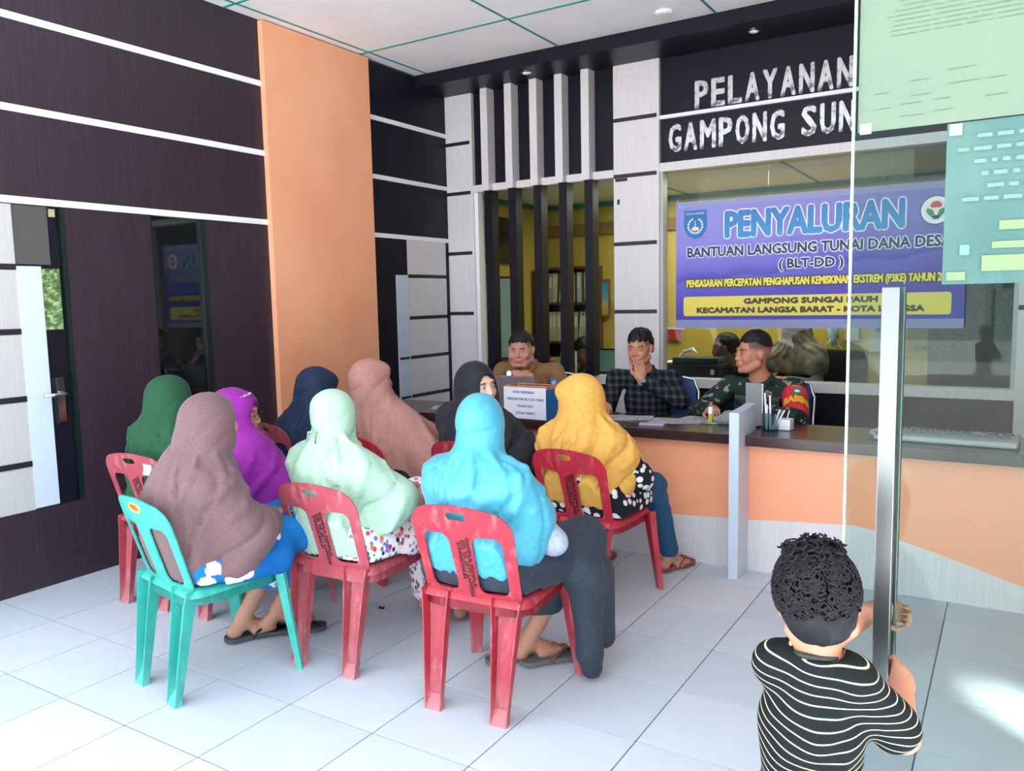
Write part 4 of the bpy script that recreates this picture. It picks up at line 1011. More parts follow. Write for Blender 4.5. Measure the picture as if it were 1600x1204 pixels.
# ---------------------------------------------------------------- the women on the chairs
def shoes(f):
    for q in 'lr':
        a = f.j[q+'a']; S = Solid(); S.rc((a[0], a[1]-.02, .045), (a[0], a[1]+.13, .035), .045, .038, .02); S.rc((a[0], a[1]-.01, .05), a+V3(0, 0, .06), .042, .045, .02)
        S.fn = lambda P, F: np.maximum(F, -P[..., 2]); solid_obj('shoe', S, SHOE, f.root, .010)
SHOE = mat('black shoe leather', '15161a', .35)
def fabric_pattern(name, kind, scale=30):
    m = mat(name, 'ffffff', .8); n = N(m); co = n.coord('Object')
    if kind == 'hibiscus':      # blue cotton with white flowers
        f = voro(n, co, 9.); w_ = noise(n, co, 26, 3, .6); v = n.math('ADD', f, n.math('MULTIPLY', w_, .5))
        big = noise(n, co, 5, 2); n.base(n.mix(n.ramp(v, [(.57, 'ffffff'), (.60, '000000')]), n.ramp(big, [(.3, '0e5599'), (.7, '1873b4')]), 'd9cfdc'))
    elif kind == 'dots':        # black with white pebbles
        f = voro(n, n.coord('Object', (1, 1, 1.15)), 24.); n.base(n.ramp(f, [(.0, 'e4e4ea'), (.40, 'd6d6de'), (.44, '1b2029'), (1., '191c25')]))
    elif kind == 'petals':      # white with many coloured petals
        c = n.n('ShaderNodeTexVoronoi'); c.inputs['Scale'].default_value = 46; n.l(n.coord('Object', (1.25, 1, .85)), c.inputs['Vector'])
        sp = n.n('ShaderNodeSeparateColor'); n.l(c.outputs['Color'], sp.inputs[0])
        cols = n.ramp(sp.outputs[0], [(0, 'c2405a'), (.17, '5f76b8'), (.34, 'c98aa0'), (.48, '2f8f78'), (.6, 'd0703c'), (.72, '232a3c'), (.80, 'a990c8'), (.9, 'e6dfe4')], 'CONSTANT')
        n.base(n.mix(n.ramp(c.outputs['Distance'], [(.42, '000000'), (.5, 'ffffff')]), cols, 'ece2e6'))
    elif kind == 'darkleaf':
        f = voro(n, co, 20.); n.base(n.ramp(f, [(.0, '4a4450'), (.25, '26222b'), (.45, '15131a'), (1, '3a3540')]))
    elif kind == 'camo':
        a = noise(n, n.coord('Object', (1, 1, 1.25)), 11, 2, .5); b_ = noise(n, n.coord('Object', (1.2, 1, 1), (1, 2, 3)), 15, 2, .5); g_ = noise(n, n.coord('Object', (1, 1, 1.4), (2, .4, 1)), 22, 2, .5)
        c1 = n.ramp(a, [(.0, '1f3a33'), (.48, '21453a'), (.5, '33302f'), (.6, '3a3432')], 'CONSTANT')
        c2 = n.mix(n.ramp(b_, [(.58, '000000'), (.60, 'ffffff')]), c1, '14212a'); n.base(n.mix(n.ramp(g_, [(.615, '000000'), (.64, 'ffffff')]), c2, '8d9184'))
    elif kind == 'plaid':
        t = n.n('ShaderNodeTexCoord'); s_ = n.n('ShaderNodeSeparateXYZ'); n.l(t.outputs['Object'], s_.inputs[0])
        def st(o, p, lo): return n.math('GREATER_THAN', n.math('SINE', n.math('MULTIPLY', o, p)), lo)
        A = n.math('ADD', st(n.math('ADD', s_.outputs['X'], n.math('MULTIPLY', s_.outputs['Y'], .4)), 130, .1), st(s_.outputs['Z'], 130, .1))
        B = n.math('ADD', st(n.math('ADD', s_.outputs['X'], n.math('MULTIPLY', s_.outputs['Y'], .4)), 130, .93), st(s_.outputs['Z'], 130, .93))
        n.base(n.mix(n.math('MULTIPLY', B, .25), n.ramp(n.math('MULTIPLY', A, .5), [(0, '12151b'), (.5, '20252c'), (1, '373d45')]), '565e68'))
    elif kind == 'stripes':
        t = n.n('ShaderNodeTexCoord'); s_ = n.n('ShaderNodeSeparateXYZ'); n.l(t.outputs['Object'], s_.inputs[0])
        wob = n.math('MULTIPLY', n.math('SUBTRACT', noise(n, co, 7, 2), .5), .028)
        z = n.math('ADD', n.math('ADD', n.math('ADD', s_.outputs['Z'], wob), n.math('MULTIPLY', s_.outputs['X'], .16)), n.math('MULTIPLY', s_.outputs['Y'], -.22))
        sn = n.math('SINE', n.math('MULTIPLY', z, 2*PI/.0160)); n.base(n.ramp(sn, [(.0, '0f1516'), (.89, '141b1b'), (.955, 'b3b393'), (1, 'c6c4a4')]))
    n.bump(noise(n, co, 200, 2), .15, .0015); n.b.inputs['Specular IOR Level'].default_value = .15
    return m
BLK = cloth_mat('black cloth', '171a22', '1f232d'); NAVY = cloth_mat('navy cloth', '16263f', '1a2b49'); CHAR = cloth_mat('charcoal skirt cloth', '26303c', '2d3845')

# mauve headscarf, green chair
f = Fig('person', 'seated woman in a mauve brown headscarf and blue flowered skirt on the turquoise chair', (.335, .45), 18, (.390, .45, 1.022), 26, 6, world_head=True, hs=.85)
seated(f, sh_w=.16, sh_z=.80, sh_y=-.06, lk=(-.15, .43, .53), rk=(.10, .49, .54), la=(-.22, .19, .10), ra=(-.16, .33, .13), lh=(-.10, .22, .60), rh=(.06, .24, .60))
body(f, .010, ears=False, hands=(.6, .6), fd={'l': (.1, 1), 'r': (.5, 1)})
MAUVE = cloth_mat('mauve brown jersey', '60494b', '695255', .85, 140, .2, .1)
hijab(f, MAUVE, .44, .50, wd=.21, dp=.18, fold=.009, nf=6, seed=1.2, arm=.95, out=.92, slope_side=-.05, twist=7)
skirt(f, fabric_pattern('blue flowered cotton', 'hibiscus'), hem=.25, fold=.005)
sandal(f, (-.22, .20), (.1, 1), mat('dark rubber sole', '3a4044', .6), mat('black strap', '1a1c20', .5))
sandal(f, (-.16, .36), (.5, 1), bpy.data.materials['dark rubber sole'], bpy.data.materials['black strap'])
j = f.j
# dark green headscarf at the far left
f = Fig('person', 'seated woman in a dark green headscarf beside the dark left wall', (-.58, .98), 6, (-.608, .98, 1.002), 24, 0, world_head=True, hs=.93)
seated(f, sh_w=.16, sh_z=.80, sh_y=-.06)
body(f, .011, ears=False, feet=False); GREEN = cloth_mat('bottle green jersey', '184e33', '16452e', .8)
hijab(f, GREEN, .40, .45, wd=.24, dp=.17, fold=.006, nf=5, seed=2.2, arm=1.0, face=(.060, .084)); skirt(f, BLK, hem=.10, h=.011)
# purple headscarf with glasses
f = Fig('person', 'seated woman in a vivid purple headscarf wearing glasses', (-.08, 1.02), 14, (-.135, .985, .945), 56, 2, world_head=True)
seated(f, sh_w=.16, sh_z=.78, sh_y=-.05, lh=(-.05, .22, .60), rh=(.08, .24, .60))
body(f, .0060, ears=False, feet=False); PURPLE = cloth_mat('violet purple jersey', '7c1b86', '851f8e', .75)
hijab(f, PURPLE, .36, .42, wd=.23, dp=.175, fold=.004, nf=5, seed=3.1, arm=1.0, brim=.004, face=(.062, .088)); skirt(f, fabric_pattern('violet print', 'darkleaf'), hem=.10, h=.011)
gm = mat('dark spectacle frame', '15151c', .3); g_ = MB(); R3 = Matrix(f.HR.tolist())
for q in (-1, 1):
    g_.tube([f.h((q*.033+.021*math.cos(a), .108, -.002+.017*math.sin(a))) for a in [2*PI*k/18 for k in range(19)]], .0018, 6, False)
    g_.tube([f.h((q*.054, .106, .004)), f.h((q*.078, .06, .006)), f.h((q*.080, .0, .004))], .0017, 6)
g_.tube([f.h((-.012, .109, .0)), f.h((.012, .109, .0))], .0017, 6); g_.build('glasses', gm, f.body, smooth=True); eyes(f, f.body)
spk = MB()
for k in range(26):
    a = random.random(); p = f.h((.02+.05*a, .07-.03*a+.02*random.random(), .112-.018*a)); spk.ball(p, .0022, 6)
spk.build('sequins', mat('silver sequin', 'dcd2e6', .2, .8), f.root)['kind'] = 'stuff'
# mint headscarf
f = Fig('person', 'seated woman in a mint green headscarf tied behind and a many coloured petal print skirt', (.68, .91), 8, (.62, .88, 1.000), 16, 6, world_head=True, hs=.85)
seated(f, sh_w=.165, sh_z=.79, sh_y=-.07, lk=(-.08, .44, .55), rk=(.17, .45, .555), rh=(.16, .27, .66), lh=(-.08, .26, .64), la=(-.06, .48, .09), ra=(.15, .50, .09))
body(f, .009, ears=False, hands=(.6, .7), hd={'r': V3(-.5, 1, -.3)}, feet=True); MINT = cloth_mat('mint green crepe', '94b49e', '9dbea8', .75)
hijab(f, MINT, .44, .71, wd=.20, dp=.16, fold=.009, nf=7, seed=.4, arm=.8, out=.92, nape=True, twist=9, tight=.8)
tb = MB(); nk = f.h((.02, -.108, -.075)); jn = f.j['nk']
b0 = V3(nk[0], nk[1]-.005, nk[2]); dn = V3(0, -.01, -.19)
for q in (-1, 1):
    tb.tube([b0, b0+V3(q*.025, -.02, .0), b0+V3(q*.03, -.028, -.04), b0+V3(q*.006, -.014, -.012), b0], .004, 8)
    tb.tube([b0, b0+V3(q*.010, -.028, -.05), b0+V3(q*.014, -.035, -.12), b0+V3(q*.004, -.045, -.19)], .0045, 8)
tb.build('ribbon', MINT, f.root, smooth=True)
PET = fabric_pattern('petal print', 'petals'); skirt(f, PET, hem=.07, wd=1.08, fold=.008, flare=.03)
# sky blue headscarf
f = Fig('person', 'seated woman in a sky blue headscarf, white sleeves and charcoal skirt', (1.385, .88), 6, (1.369, .86, 1.018), -14, 4, world_head=True, hs=.86)
seated(f, sh_w=.16, sh_z=.80, sh_y=-.07, lk=(-.12, .36, .49), rk=(.17, .37, .52), la=(-.09, .20, .09), ra=(-.02, .25, .10), rh=(.13, .20, .56), lh=(-.1, .26, .60), rp=(1, -.3, -.8))
f.j['re'] = V3(.235, .07, .59); f.j['rw'] = V3(.10, .20, .56)
body(f, .0085, ears=False, fd={'l': (.3, 1), 'r': (.6, 1)}, hands=(.6, .6)); SKY = cloth_mat('sky blue satin jersey', '3a94ae', '429fb9', .42, sheen=.1, spec=.5)
hijab(f, SKY, .50, .54, wd=.188, dp=.14, fold=.007, nf=5, seed=4.4, arm=.5, nape=True, twist=6, tight=.4, out=.92, slope_side=-.02)
gt = MB(); nb = V3(f.j['nk'][0]+.005, f.j['ls'][1]*.5+f.j['rs'][1]*.5, .80)
for k in range(11):
    a = -.6+1.2*k/10; gt.tube([nb+V3(.12*math.sin(a), -.112*math.cos(a)+.01, .010), nb+V3(.125*math.sin(a), -.118*math.cos(a)+.008, -.012)], .0035, 6)
gt.tube([nb+V3(0, -.112, .01), nb+V3(.002, -.130, -.06), nb+V3(.0, -.140, -.12)], .0022, 6); gt.build('gathers', SKY, f.root, smooth=True)
sleeves(f, cloth_mat('white ribbed knit', '97a5bb', 'a8b4c8', .8), 'lr', r=(.054, .048, .036))
def ex(S, f): S.rc(f.j['rk'], (.255, .25, .42), .075, .062, .05); S.rc((.255, .25, .42), (.275, .24, .12), .062, .050, .06); S.rc((.255, .36, .40), (.27, .36, .14), .055, .045, .06); S.rc((.275, .24, .12), (.275, .26, .05), .050, .045, .03)
def hf(P): return np.where(P[..., 0] > .19, .02, np.where(P[..., 0] > .12, .22-.20*((P[..., 0]-.12)/.07), .22))
skirt(f, CHAR, k=.06, extra=ex, hem_fn=hf, fold=.004)
br = mat('brown leather', '6b3a2c', .5); sl = mat('grey rubber sole', '5a625f', .7)
sandal(f, (.03, .27), (.55, 1), sl, br); sandal(f, (-.10, .20), (.3, 1), sl, br)
# mustard headscarf
f = Fig('person', 'seated woman in a mustard yellow headscarf and black white-dotted tunic at the counter', (1.27, 1.95), 2, (1.215, 1.93, .982), -100, 10, 0, world_head=True, hs=.90)
seated(f, sh_w=.155, sh_z=.77, sh_y=-.05, lk=(-.20, .36, .49), rk=(.17, .37, .49), la=(-.18, .38, .09), ra=(.20, .50, .09), lh=(-.12, .26, .62), rh=(.15, .26, .60), lp=(-.7, -.3, -.8), rp=(.6, -.3, -.8)); f.j['le'] = V3(-.245, .03, .60); f.j['re'] = V3(.235, .06, .60)
body(f, .010, ears=False, fd={'l': (0, 1), 'r': (.35, 1)}); MUST = cloth_mat('mustard crepe', 'cc9a45', 'd4a352', .7)
hijab(f, MUST, .49, .54, wd=.18, dp=.145, fold=.009, nf=7, seed=5.5, arm=.5, brim=.026, twist=10, face=(.056, .080), out=.85)
DOT = fabric_pattern('black cloth with white dots', 'dots'); sleeves(f, DOT, 'lr', r=(.075, .066, .045))
S = Solid(); S.bx(V3(0, .04, .470), (.243, .19, .060), .05, .05); S.el(f.j['pel'], V3(.205, .165, .13), .05); S.rc(f.j['pel'], f.j['ch'], .16, .13, .05); S.rc(f.j['lh_'], f.j['lk']*.5+f.j['lh_']*.5, .115, .10, .05); S.rc(f.j['rh_'], f.j['rk']*.5+f.j['rh_']*.5, .115, .10, .05)
S.fn = lambda P, F, f=f: chair_clip(f, P, np.maximum(F+.004*vnoise(P, 9.), .437-P[..., 2]), .004); solid_obj('tunic', S, DOT, f.root, .008)
trousers(f, cloth_mat('blue denim', '1e4668', '234f75', .8), to=.03)
sr = mat('red brown rubber', '8a3c36', .5); sandal(f, (.20, .52), (.35, 1), sr, sr); sandal(f, (-.18, .40), (0, 1), sr, sr)
# black headscarf, looking back over her right shoulder
f = Fig('person', 'seated woman in a black headscarf turning her face back towards the camera', (.68, 1.92), 8, (.652, 1.89, 1.022), 108, 0, 6, world_head=True, tone='d8b2a2')
seated(f, sh_w=.165, sh_z=.82, sh_y=-.05, lh=(-.05, .25, .60), rh=(.12, .26, .60), rp=(1, -.3, -.6))
f.j['re'] = V3(.235, .05, .66); f.j['rw'] = V3(.16, .24, .60)
body(f, .0055, legs=False, ears=False, tone=None, feet=False); eyes(f, f.body, (.3, 0))
hijab(f, BLK, .48, .52, wd=.225, dp=.165, fold=.006, nf=6, seed=6.1, arm=.8, face=(.060, .090))
sleeves(f, cloth_mat('olive brown sleeve', '3b3431', '46403a', .8), 'r', r=(.062, .066, .045)); skirt(f, NAVY, hem=.10, h=.010, wd=1.05)
# dusty pink headscarf
f = Fig('person', 'seated woman in a long dusty pink headscarf in front of the orange pillar', (.20, 1.84), 26, (.02, 1.79, 1.042), 40, 0, world_head=True, hs=.92)
seated(f, sh_w=.165, sh_z=.80, sh_y=-.03, lh=(.10, .27, .60), rh=(.20, .27, .58), lp=(-1, 0, -.4))
body(f, .0065, legs=False, ears=False, feet=False); PINK = cloth_mat('dusty pink crepe', '9c7068', 'a6796f', .8)
def exp(S, f):
    for q in 'lr': S.rc(f.j[q+'e'], f.j[q+'w'], .075, .06, .07)
    S.rc(f.j['ch']+V3(0, .06, 0), f.j['rw']+V3(0, 0, .0), .12, .07, .10); S.rc(f.j['rw'], f.j['rw']+V3(.04, .02, -.16), .07, .05, .05)
hijab(f, PINK, .50, .40, wd=.22, dp=.16, fold=.006, nf=6, seed=7.3, arm=1.0, brim=.012, extra=exp, face=(.058, .082)); skirt(f, fabric_pattern('dark leaf print', 'darkleaf'), hem=.10, h=.010)
# navy headscarf
f = Fig('person', 'seated woman in a navy blue headscarf with pale piping against the orange pillar', (-.66, 1.95), 28, (-.50, 1.89, .963), 34, 10, world_head=True)
seated(f, sh_w=.165, sh_z=.77, sh_y=.0, lh=(-.05, .30, .60), rh=(.10, .32, .60))
body(f, .011, ears=False, feet=False)
hijab(f, NAVY, .42, .46, wd=.265, dp=.20, fold=.005, nf=5, seed=8.8, arm=1.0, brim=.016, face=(.056, .080)); skirt(f, NAVY, hem=.10, h=.011)

# ---------------------------------------------------------------- the three men behind the counter
TAN = cloth_mat('khaki brown uniform cloth', '80603c', '8a6844', .75)
f = Fig('person', 'seated man in a khaki brown uniform resting his chin on his hand behind the counter', (.04, 3.60), 166, (-.01, 3.42, 1.103), 164, 4, world_head=True, tone='c08878', hs=1.0)
seated(f, sh_w=.20, sh_z=.935, sh_y=.04, pel=.10, lh=(.075, .30, .862), rh=(-.02, .33, .86), lp=(-1, .2, -.5), rp=(1, .3, -.5), uarm=.29, farm=.26, pel_y=-.02)
f.j['re'] = V3(.27, .28, .84); f.j['le'] = V3(-.27, .22, .79); f.j['rw'] = V3(.085, .33, .945); f.j['lw'] = V3(-.02, .40, .83)
body(f, .0045, legs=False, hands=(.5, .75), hd={'r': V3(-1, .05, .06), 'l': V3(1, .1, 0)}, hn={'r': V3(.0, -.3, -1), 'l': V3(0, -.2, -1)}, headfat=1.22, feet=False, fat=1.1, neck=.058, fade=.6)
eyes(f, f.body, (.2, -.3)); hair_cap(f, HAIR_S, line=.068, nape=-.02, thick=.010, seed=1., tuft=.003, top=.012, fat=1.22)
shirt(f, TAN, fat=1.1, cuff=.45, r=(.062, .056, .054)); trousers(f, TAN); shoes(f)
j = f.j; bd = MB().prism([(-.022, .025), (.022, .025), (.024, -.01), (.0, -.035), (-.024, -.01)], -.002, .002, 'y')
o = bd.build('arm_badge', crest_b, f.root); nb_ = (j['ls']*.55+j['le']*.45); o.location = nb_+V3(.030, .082, .012); o.rotation_euler = (0, 0, math.radians(17))
arcb = MB(); arc(arcb, 0, -.002, .013, 150, 390, .004, .0025, .0035, 8); arcb.prism([(-.006, -.010), (.006, -.010), (.004, .002), (0, .012), (-.004, .002)], .0025, .0035); arcb.build('badge_emblem', white, o)
wt = MB().tube([j['rw']+V3(.035+.0, 0, 0)+V3(0, .030*math.cos(a), .028*math.sin(a)) for a in [2*PI*k/16 for k in range(17)]], .006, 8, False).build('watch_strap', mat('grey watch', '8fa3ad', .3, .6), f.root, smooth=True)
MB().tube([j['rw']+V3(.035, .028, .006), j['rw']+V3(.035, .040, .008)], .019, 16).build('watch', mat('pale watch dial', '9fb6bf', .25, .5), wt)
# plaid shirt
PLAID = fabric_pattern('dark plaid cloth', 'plaid')
f = Fig('person', 'seated young man in a dark plaid shirt touching his chin behind the counter', (.93, 3.56), 168, (.905, 3.44, 1.128), 176, 3, world_head=True, tone='b58068', hs=.98)
seated(f, sh_w=.19, sh_z=.915, sh_y=.04, pel=.10, lh=(-.06, .22, 1.0), rh=(.16, .40, .80), uarm=.28, farm=.25, pel_y=-.03)
# his left hand (image right) is at the chin
f.j['lw'] = f.h((-.045, .125, -.185)); f.j['le'] = V3(-.24, .26, .80); f.j['re'] = V3(.27, .14, .72); f.j['rw'] = V3(.24, .38, .78)
body(f, .0045, legs=False, hands=(.9, .5), hd={'l': V3(.12, -.15, 1), 'r': V3(-.5, 1, 0)}, hn={'l': V3(.5, -1, .1), 'r': V3(0, 0, -1)}, feet=False, hsz=.95, fade=.6)
eyes(f, f.body, (.2, -.2)); hair_cap(f, HAIR_S, line=.058, nape=-.03, thick=.012, seed=2., fringe=.006, tuft=.005, top=.010)
shirt(f, PLAID, cuff=.80, r=(.062, .054, .042)); trousers(f, BLK); shoes(f)
j = f.j; d_ = (j['lw']-j['le']); d_ /= np.linalg.norm(d_); a_ = np.cross(d_, V3(0, 1, 0)); a_ /= np.linalg.norm(a_); b_ = np.cross(a_, d_)
wc = j['lw']-d_*.03; ws_ = MB().tube([wc+.030*(a_*math.cos(t)+b_*math.sin(t)) for t in [2*PI*k/16 for k in range(17)]], .006, 8, False).build('watch_strap', mat('dark watch strap', '16181c', .4), f.root, smooth=True)
nn_ = V3(-.2, 1, 0); nn_ -= (nn_@d_)*d_; nn_ /= np.linalg.norm(nn_); MB().tube([wc+nn_*.028, wc+nn_*.042], .017, 14).build('watch', mat('silver watch', '565d60', .35, .5), ws_)
# soldier
CAMO = fabric_pattern('jungle camouflage cloth', 'camo')
f = Fig('person', 'seated soldier in camouflage uniform with a red armband, looking left behind the counter', (1.70, 3.56), 186, (1.655, 3.44, 1.108), 226, 0, world_head=True, tone='b67e67', hs=1.03)
seated(f, sh_w=.205, sh_z=.885, sh_y=.03, pel=.10, lh=(-.10, .46, .79), rh=(.16, .44, .79), uarm=.29, farm=.27, pel_y=-.03, lp=(-1, -.1, -.6), rp=(1, -.1, -.6))
body(f, .0045, legs=False, hands=(.4, .5), hd={'l': V3(.6, 1, 0), 'r': V3(-.6, 1, 0)}, hn={'l': V3(0, -.2, -1), 'r': V3(0, -.2, -1)}, feet=False, fat=1.05, fade=.8)
eyes(f, f.body, (0, 0)); hair_cap(f, HAIR_S, line=.072, nape=.045, thick=.006, seed=3., tuft=.002, top=.016)
sm = mat('cropped hair', '4a3a34', .7); 
shirt(f, CAMO, fat=1.07, cuff=.92, r=(.066, .060, .046)); trousers(f, CAMO); shoes(f)
j = f.j
RED = mat('red armband cloth', 'd8293c', .6); S = Solid(); a, b = j['ls'], j['le']; S.rc(a+(b-a)*.22, a+(b-a)*.95, .076, .068, .01)
def fb(P, F, a=a.astype(np.float32), b=b.astype(np.float32)):
    u = (b-a)/np.linalg.norm(b-a); t = (P-a)@u; L = float(np.linalg.norm(b-a)); F = F+.0015*vnoise(P, 30.); return np.maximum(F, np.maximum(.16*L-t, t-.98*L))
S.fn = fb; ab = solid_obj('armband', S, RED, f.root, .006)
u = (b-a)/np.linalg.norm(b-a); nrm = V3(-.45, 1, .1); nrm = nrm-(nrm@u)*u; nrm /= np.linalg.norm(nrm); rt = np.cross(nrm, u)*-1
def on_arm(me, m, t, rad, nm, off=(0, 0)):
    """lays a flat piece of print round the arm"""
    n_ = len(me.vertices); v = np.empty(n_*3, np.float32); me.vertices.foreach_get('co', v); v = v.reshape(-1, 3)
    ang = (v[:, 0]+off[0])/rad; p = a+(b-a)*t-u*(v[:, 1]+off[1])[:, None]+((np.cos(ang)[:, None]*nrm+np.sin(ang)[:, None]*-rt)*(rad+v[:, 2])[:, None])
    me.vertices.foreach_set('co', p.astype(np.float32).ravel()); me.update(); return link(nm, me, m, ab)
ye = mat('yellow armband print', 'f0b42c', .6)
on_arm(text_mesh('BABINSA', .22, .068, .004, .0015), ye, .78, .0745, 'lettering', (-.085, 0))
em = MB(); em.prism([(.031*math.cos(2*PI*k/20), .036*math.sin(2*PI*k/20)) for k in range(20)], 0, .0012, 'z'); on_arm(em.mesh('emblem'), mat('green emblem', '2f7f50', .6), .42, .0775, 'emblem')
em = MB(); em.prism([(-.014, -.004), (-.006, -.012), (.006, -.012), (.014, -.004), (.016, .006), (.006, .012), (-.006, .012), (-.016, .006)], .0013, .0022, 'z'); on_arm(em.mesh('emblem'), mat('white emblem', 'e8efe8', .6), .42, .0775, 'emblem')
em = MB(); arc(em, 0, 0, .034, 50, 130, .006, 0, .0012, 8)
me = em.mesh('arc'); me.transform(Matrix.Rotation(PI/2, 4, 'X')); me.transform(Matrix.Diagonal((1, -1, 1, 1))); me.transform(Matrix.Translation((0, .004, .001))); on_arm(me, mat('orange arc print', 'f2a58c', .6), .38, .0775, 'arc')
S = Solid(); c = j['rs']*.5+j['re']*.5
o = MB().prism([(-.024, .02), (.022, .026), (.026, -.012), (-.02, -.026)], -.003, .003).build('arm_patch', RED, f.root); o.location = c+V3(.025, .064, 0); o.rotation_euler = (0, 0, math.radians(-25))
for q, x in (('l', -.09), ('r', .09)):
    MB().box(-.055, .055, -.006, .006, -.06, .045, bev=.004).build('pocket', CAMO, f.root, loc=V3(x+j['ch'][0], j['ch'][1]+.122, j['ch'][2]+.03))
    MB().box(-.05, .05, -.003, .003, -.012, .012, bev=.001).build('name_tape', mat('dark olive tape', '39453f', .7) if q == 'l' else bpy.data.materials['dark olive tape'], f.root, loc=V3(x+j['ch'][0], j['ch'][1]+.128, j['ch'][2]+.085))

# ---------------------------------------------------------------- the boy at the door
f = Fig('person', 'small boy with curly black hair in a striped T-shirt holding the door handle', (2.752, -.20), -4, (2.757, -.205, .958), -14, 4, -8, world_head=True, tone='b07a62', hs=.70)
j = f.j; j['pel'] = V3(-.01, 0, .48); j['ch'] = V3(-.005, .01, .73); j['nk'] = V3(0, .0, .872); j['ls'] = V3(-.060, .0, .840); j['rs'] = V3(.058, .0, .835)
j['lh_'] = V3(-.05, 0, .46); j['rh_'] = V3(.045, 0, .46); j['lk'] = V3(-.06, .02, .26); j['rk'] = V3(.055, .02, .26); j['la'] = V3(-.06, -.01, .06); j['ra'] = V3(.055, -.01, .06)
j['rw'] = f.loc((2.862, .045, .745)); j['re'] = f.loc((2.880, -.11, .715)); j['lw'] = f.loc((2.800, .14, .835)); j['le'] = f.loc((2.70, -.03, .78))
def kid(f, h):
    S = Solid(); head_solid(S, f, fat=1.05); S.rc(f.h((0, -.02, -.05)), j['nk'], .031, .033, .02); S.el(j['ch'], V3(.066, .056, .11), .04); S.el(j['pel'], V3(.076, .064, .08), .04); S.rc(j['ch'], j['pel'], .058, .062, .04); S.rc(j['ls'], j['rs'], .030, .030, .03)
    for q, sd in (('l', -1), ('r', 1)):
        S.rc(j[q+'s'], j[q+'e'], .029, .025, .02); S.rc(j[q+'e'], j[q+'w'], .026, .017, .015); S.rc(j[q+'h_'], j[q+'k'], .052, .040, .03); S.rc(j[q+'k'], j[q+'a'], .038, .025, .02); foot(S, j[q+'a'], (0, 1), .68)
    hand(S, j['rw'], V3(-.35, .75, .15), V3(-.9, -.2, .1), 1, 1.5, .55); hand(S, j['lw'], V3(.8, .5, -.1), V3(.2, -.9, 0), -1, 1.3, .55)
    o = solid_obj('body', S, SKIN, f.root, h, lambda v: head_colors(f, v, f.tone)); f.body = o
kid(f, .005); eyes(f, f.body)
# curls: a thick cap with ringlets on top
hair_cap(f, HAIR, line=.05, nape=-.075, thick=.010, seed=5., tuft=.004, top=.008, h=.0035)
mb = MB(); rnd = random.Random(11)
for k in range(560):
    th = rnd.uniform(-PI, PI); up = rnd.uniform(-.35, 1.0) ; up = up if rnd.random() < .8 else rnd.uniform(.4, 1)
    y_ = -.020+.110*math.cos(th)*math.sqrt(max(0, 1-up*up*.98)); x_ = .091*math.sin(th)*math.sqrt(max(0, 1-up*up*.98)); z_ = .040+.102*up
    if (y_ > .04 and z_ < .07) or (z_ < -.01 and abs(x_) > .055 and y_ > -.06): continue
    c0 = V3(x_, y_, z_); nr = V3(x_/.089**2, (y_+.022)/.106**2, (z_-.04)/.098**2); nr /= np.linalg.norm(nr)
    t1 = np.cross(nr, V3(rnd.uniform(-1, 1), rnd.uniform(-1, 1), rnd.uniform(-1, 1))); t1 /= np.linalg.norm(t1); t2 = np.cross(nr, t1)
    r0 = rnd.uniform(.008, .016); lift = .016 if up > .75 and rnd.random() < .45 else .003; n_ = 9
    pts = [f.h(c0*1.0+nr*(lift*i/n_*1.6+.004)+r0*(1-.35*i/n_)*(t1*math.cos(i*.85)+t2*math.sin(i*.85))) for i in range(n_)]
    mb.tube(pts, [.0032*(1-.07*i) for i in range(n_)], 5)
mb.build('curls', HAIR, bpy.data.objects[[o.name for o in f.body.children if o.name.startswith('hair')][0]], smooth=True)['kind'] = 'stuff'
STR = fabric_pattern('dark striped jersey', 'stripes'); S = Solid(); S.el(j['ch'], V3(.076, .068, .12), .04); S.el(j['pel'], V3(.086, .076, .09), .04); S.rc(j['ch'], j['pel'], .070, .076, .04); S.rc(j['ls'], j['rs'], .034, .037, .03); S.rc(j['nk']+V3(0, -.005, -.012), j['ch'], .040, .07, .04)
for q in 'lr': S.rc(j[q+'s'], j[q+'s']+(j[q+'e']-j[q+'s'])*.80, .037, .043, .025)
for q in 'lr':
    u_ = (j[q+'e']-j[q+'s'])/np.linalg.norm(j[q+'e']-j[q+'s']); e_ = j[q+'s']+(j[q+'e']-j[q+'s'])*.90; S.rc(e_-u_*.012, e_+u_*.06, .030, .05, .004, op='s')
S.rc(j['nk']+V3(0, -.01, .012), f.h((0, 0, -.09)), .033, .038, .008, op='s')
S.fn = lambda P, F: np.maximum(F+.0035*vnoise(P, 20., 2.)+.003*np.sin(70*P[..., 0]-60*P[..., 2]+3*vnoise(P, 14.))*np.clip((.80-P[..., 2])/.1, 0, 1), .44-P[..., 2])
sh_ = solid_obj('t_shirt', S, STR, f.root, .0045)
nk_ = j['nk']; MB().tube([nk_+V3(.0365*math.sin(a), -.004+.036*math.cos(a), -.002-.010*math.cos(a)) for a in [2*PI*k/24 for k in range(25)]], .0045, 8, False).build('neckband', mat('dark neckband', '252d2e', .8), sh_, smooth=True)
S = Solid(); S.el(j['pel'], V3(.108, .095, .09), .04)
for q in 'lr': S.rc(j[q+'h_'], j[q+'k'], .068, .06, .03)
S.fn = lambda P, F: np.maximum(np.maximum(F+.003*vnoise(P, 18.), .25-P[..., 2]), P[..., 2]-.56); solid_obj('shorts', S, cloth_mat('navy shorts cloth', '1c2330', '232b39'), f.root, .007)
# ---------------------------------------------------------------- things on the counter
ZT = .742
def T(name, label, cat, loc, phi=0, group=None): return tag(empty(name, loc, math.radians(phi)), label, cat, group)
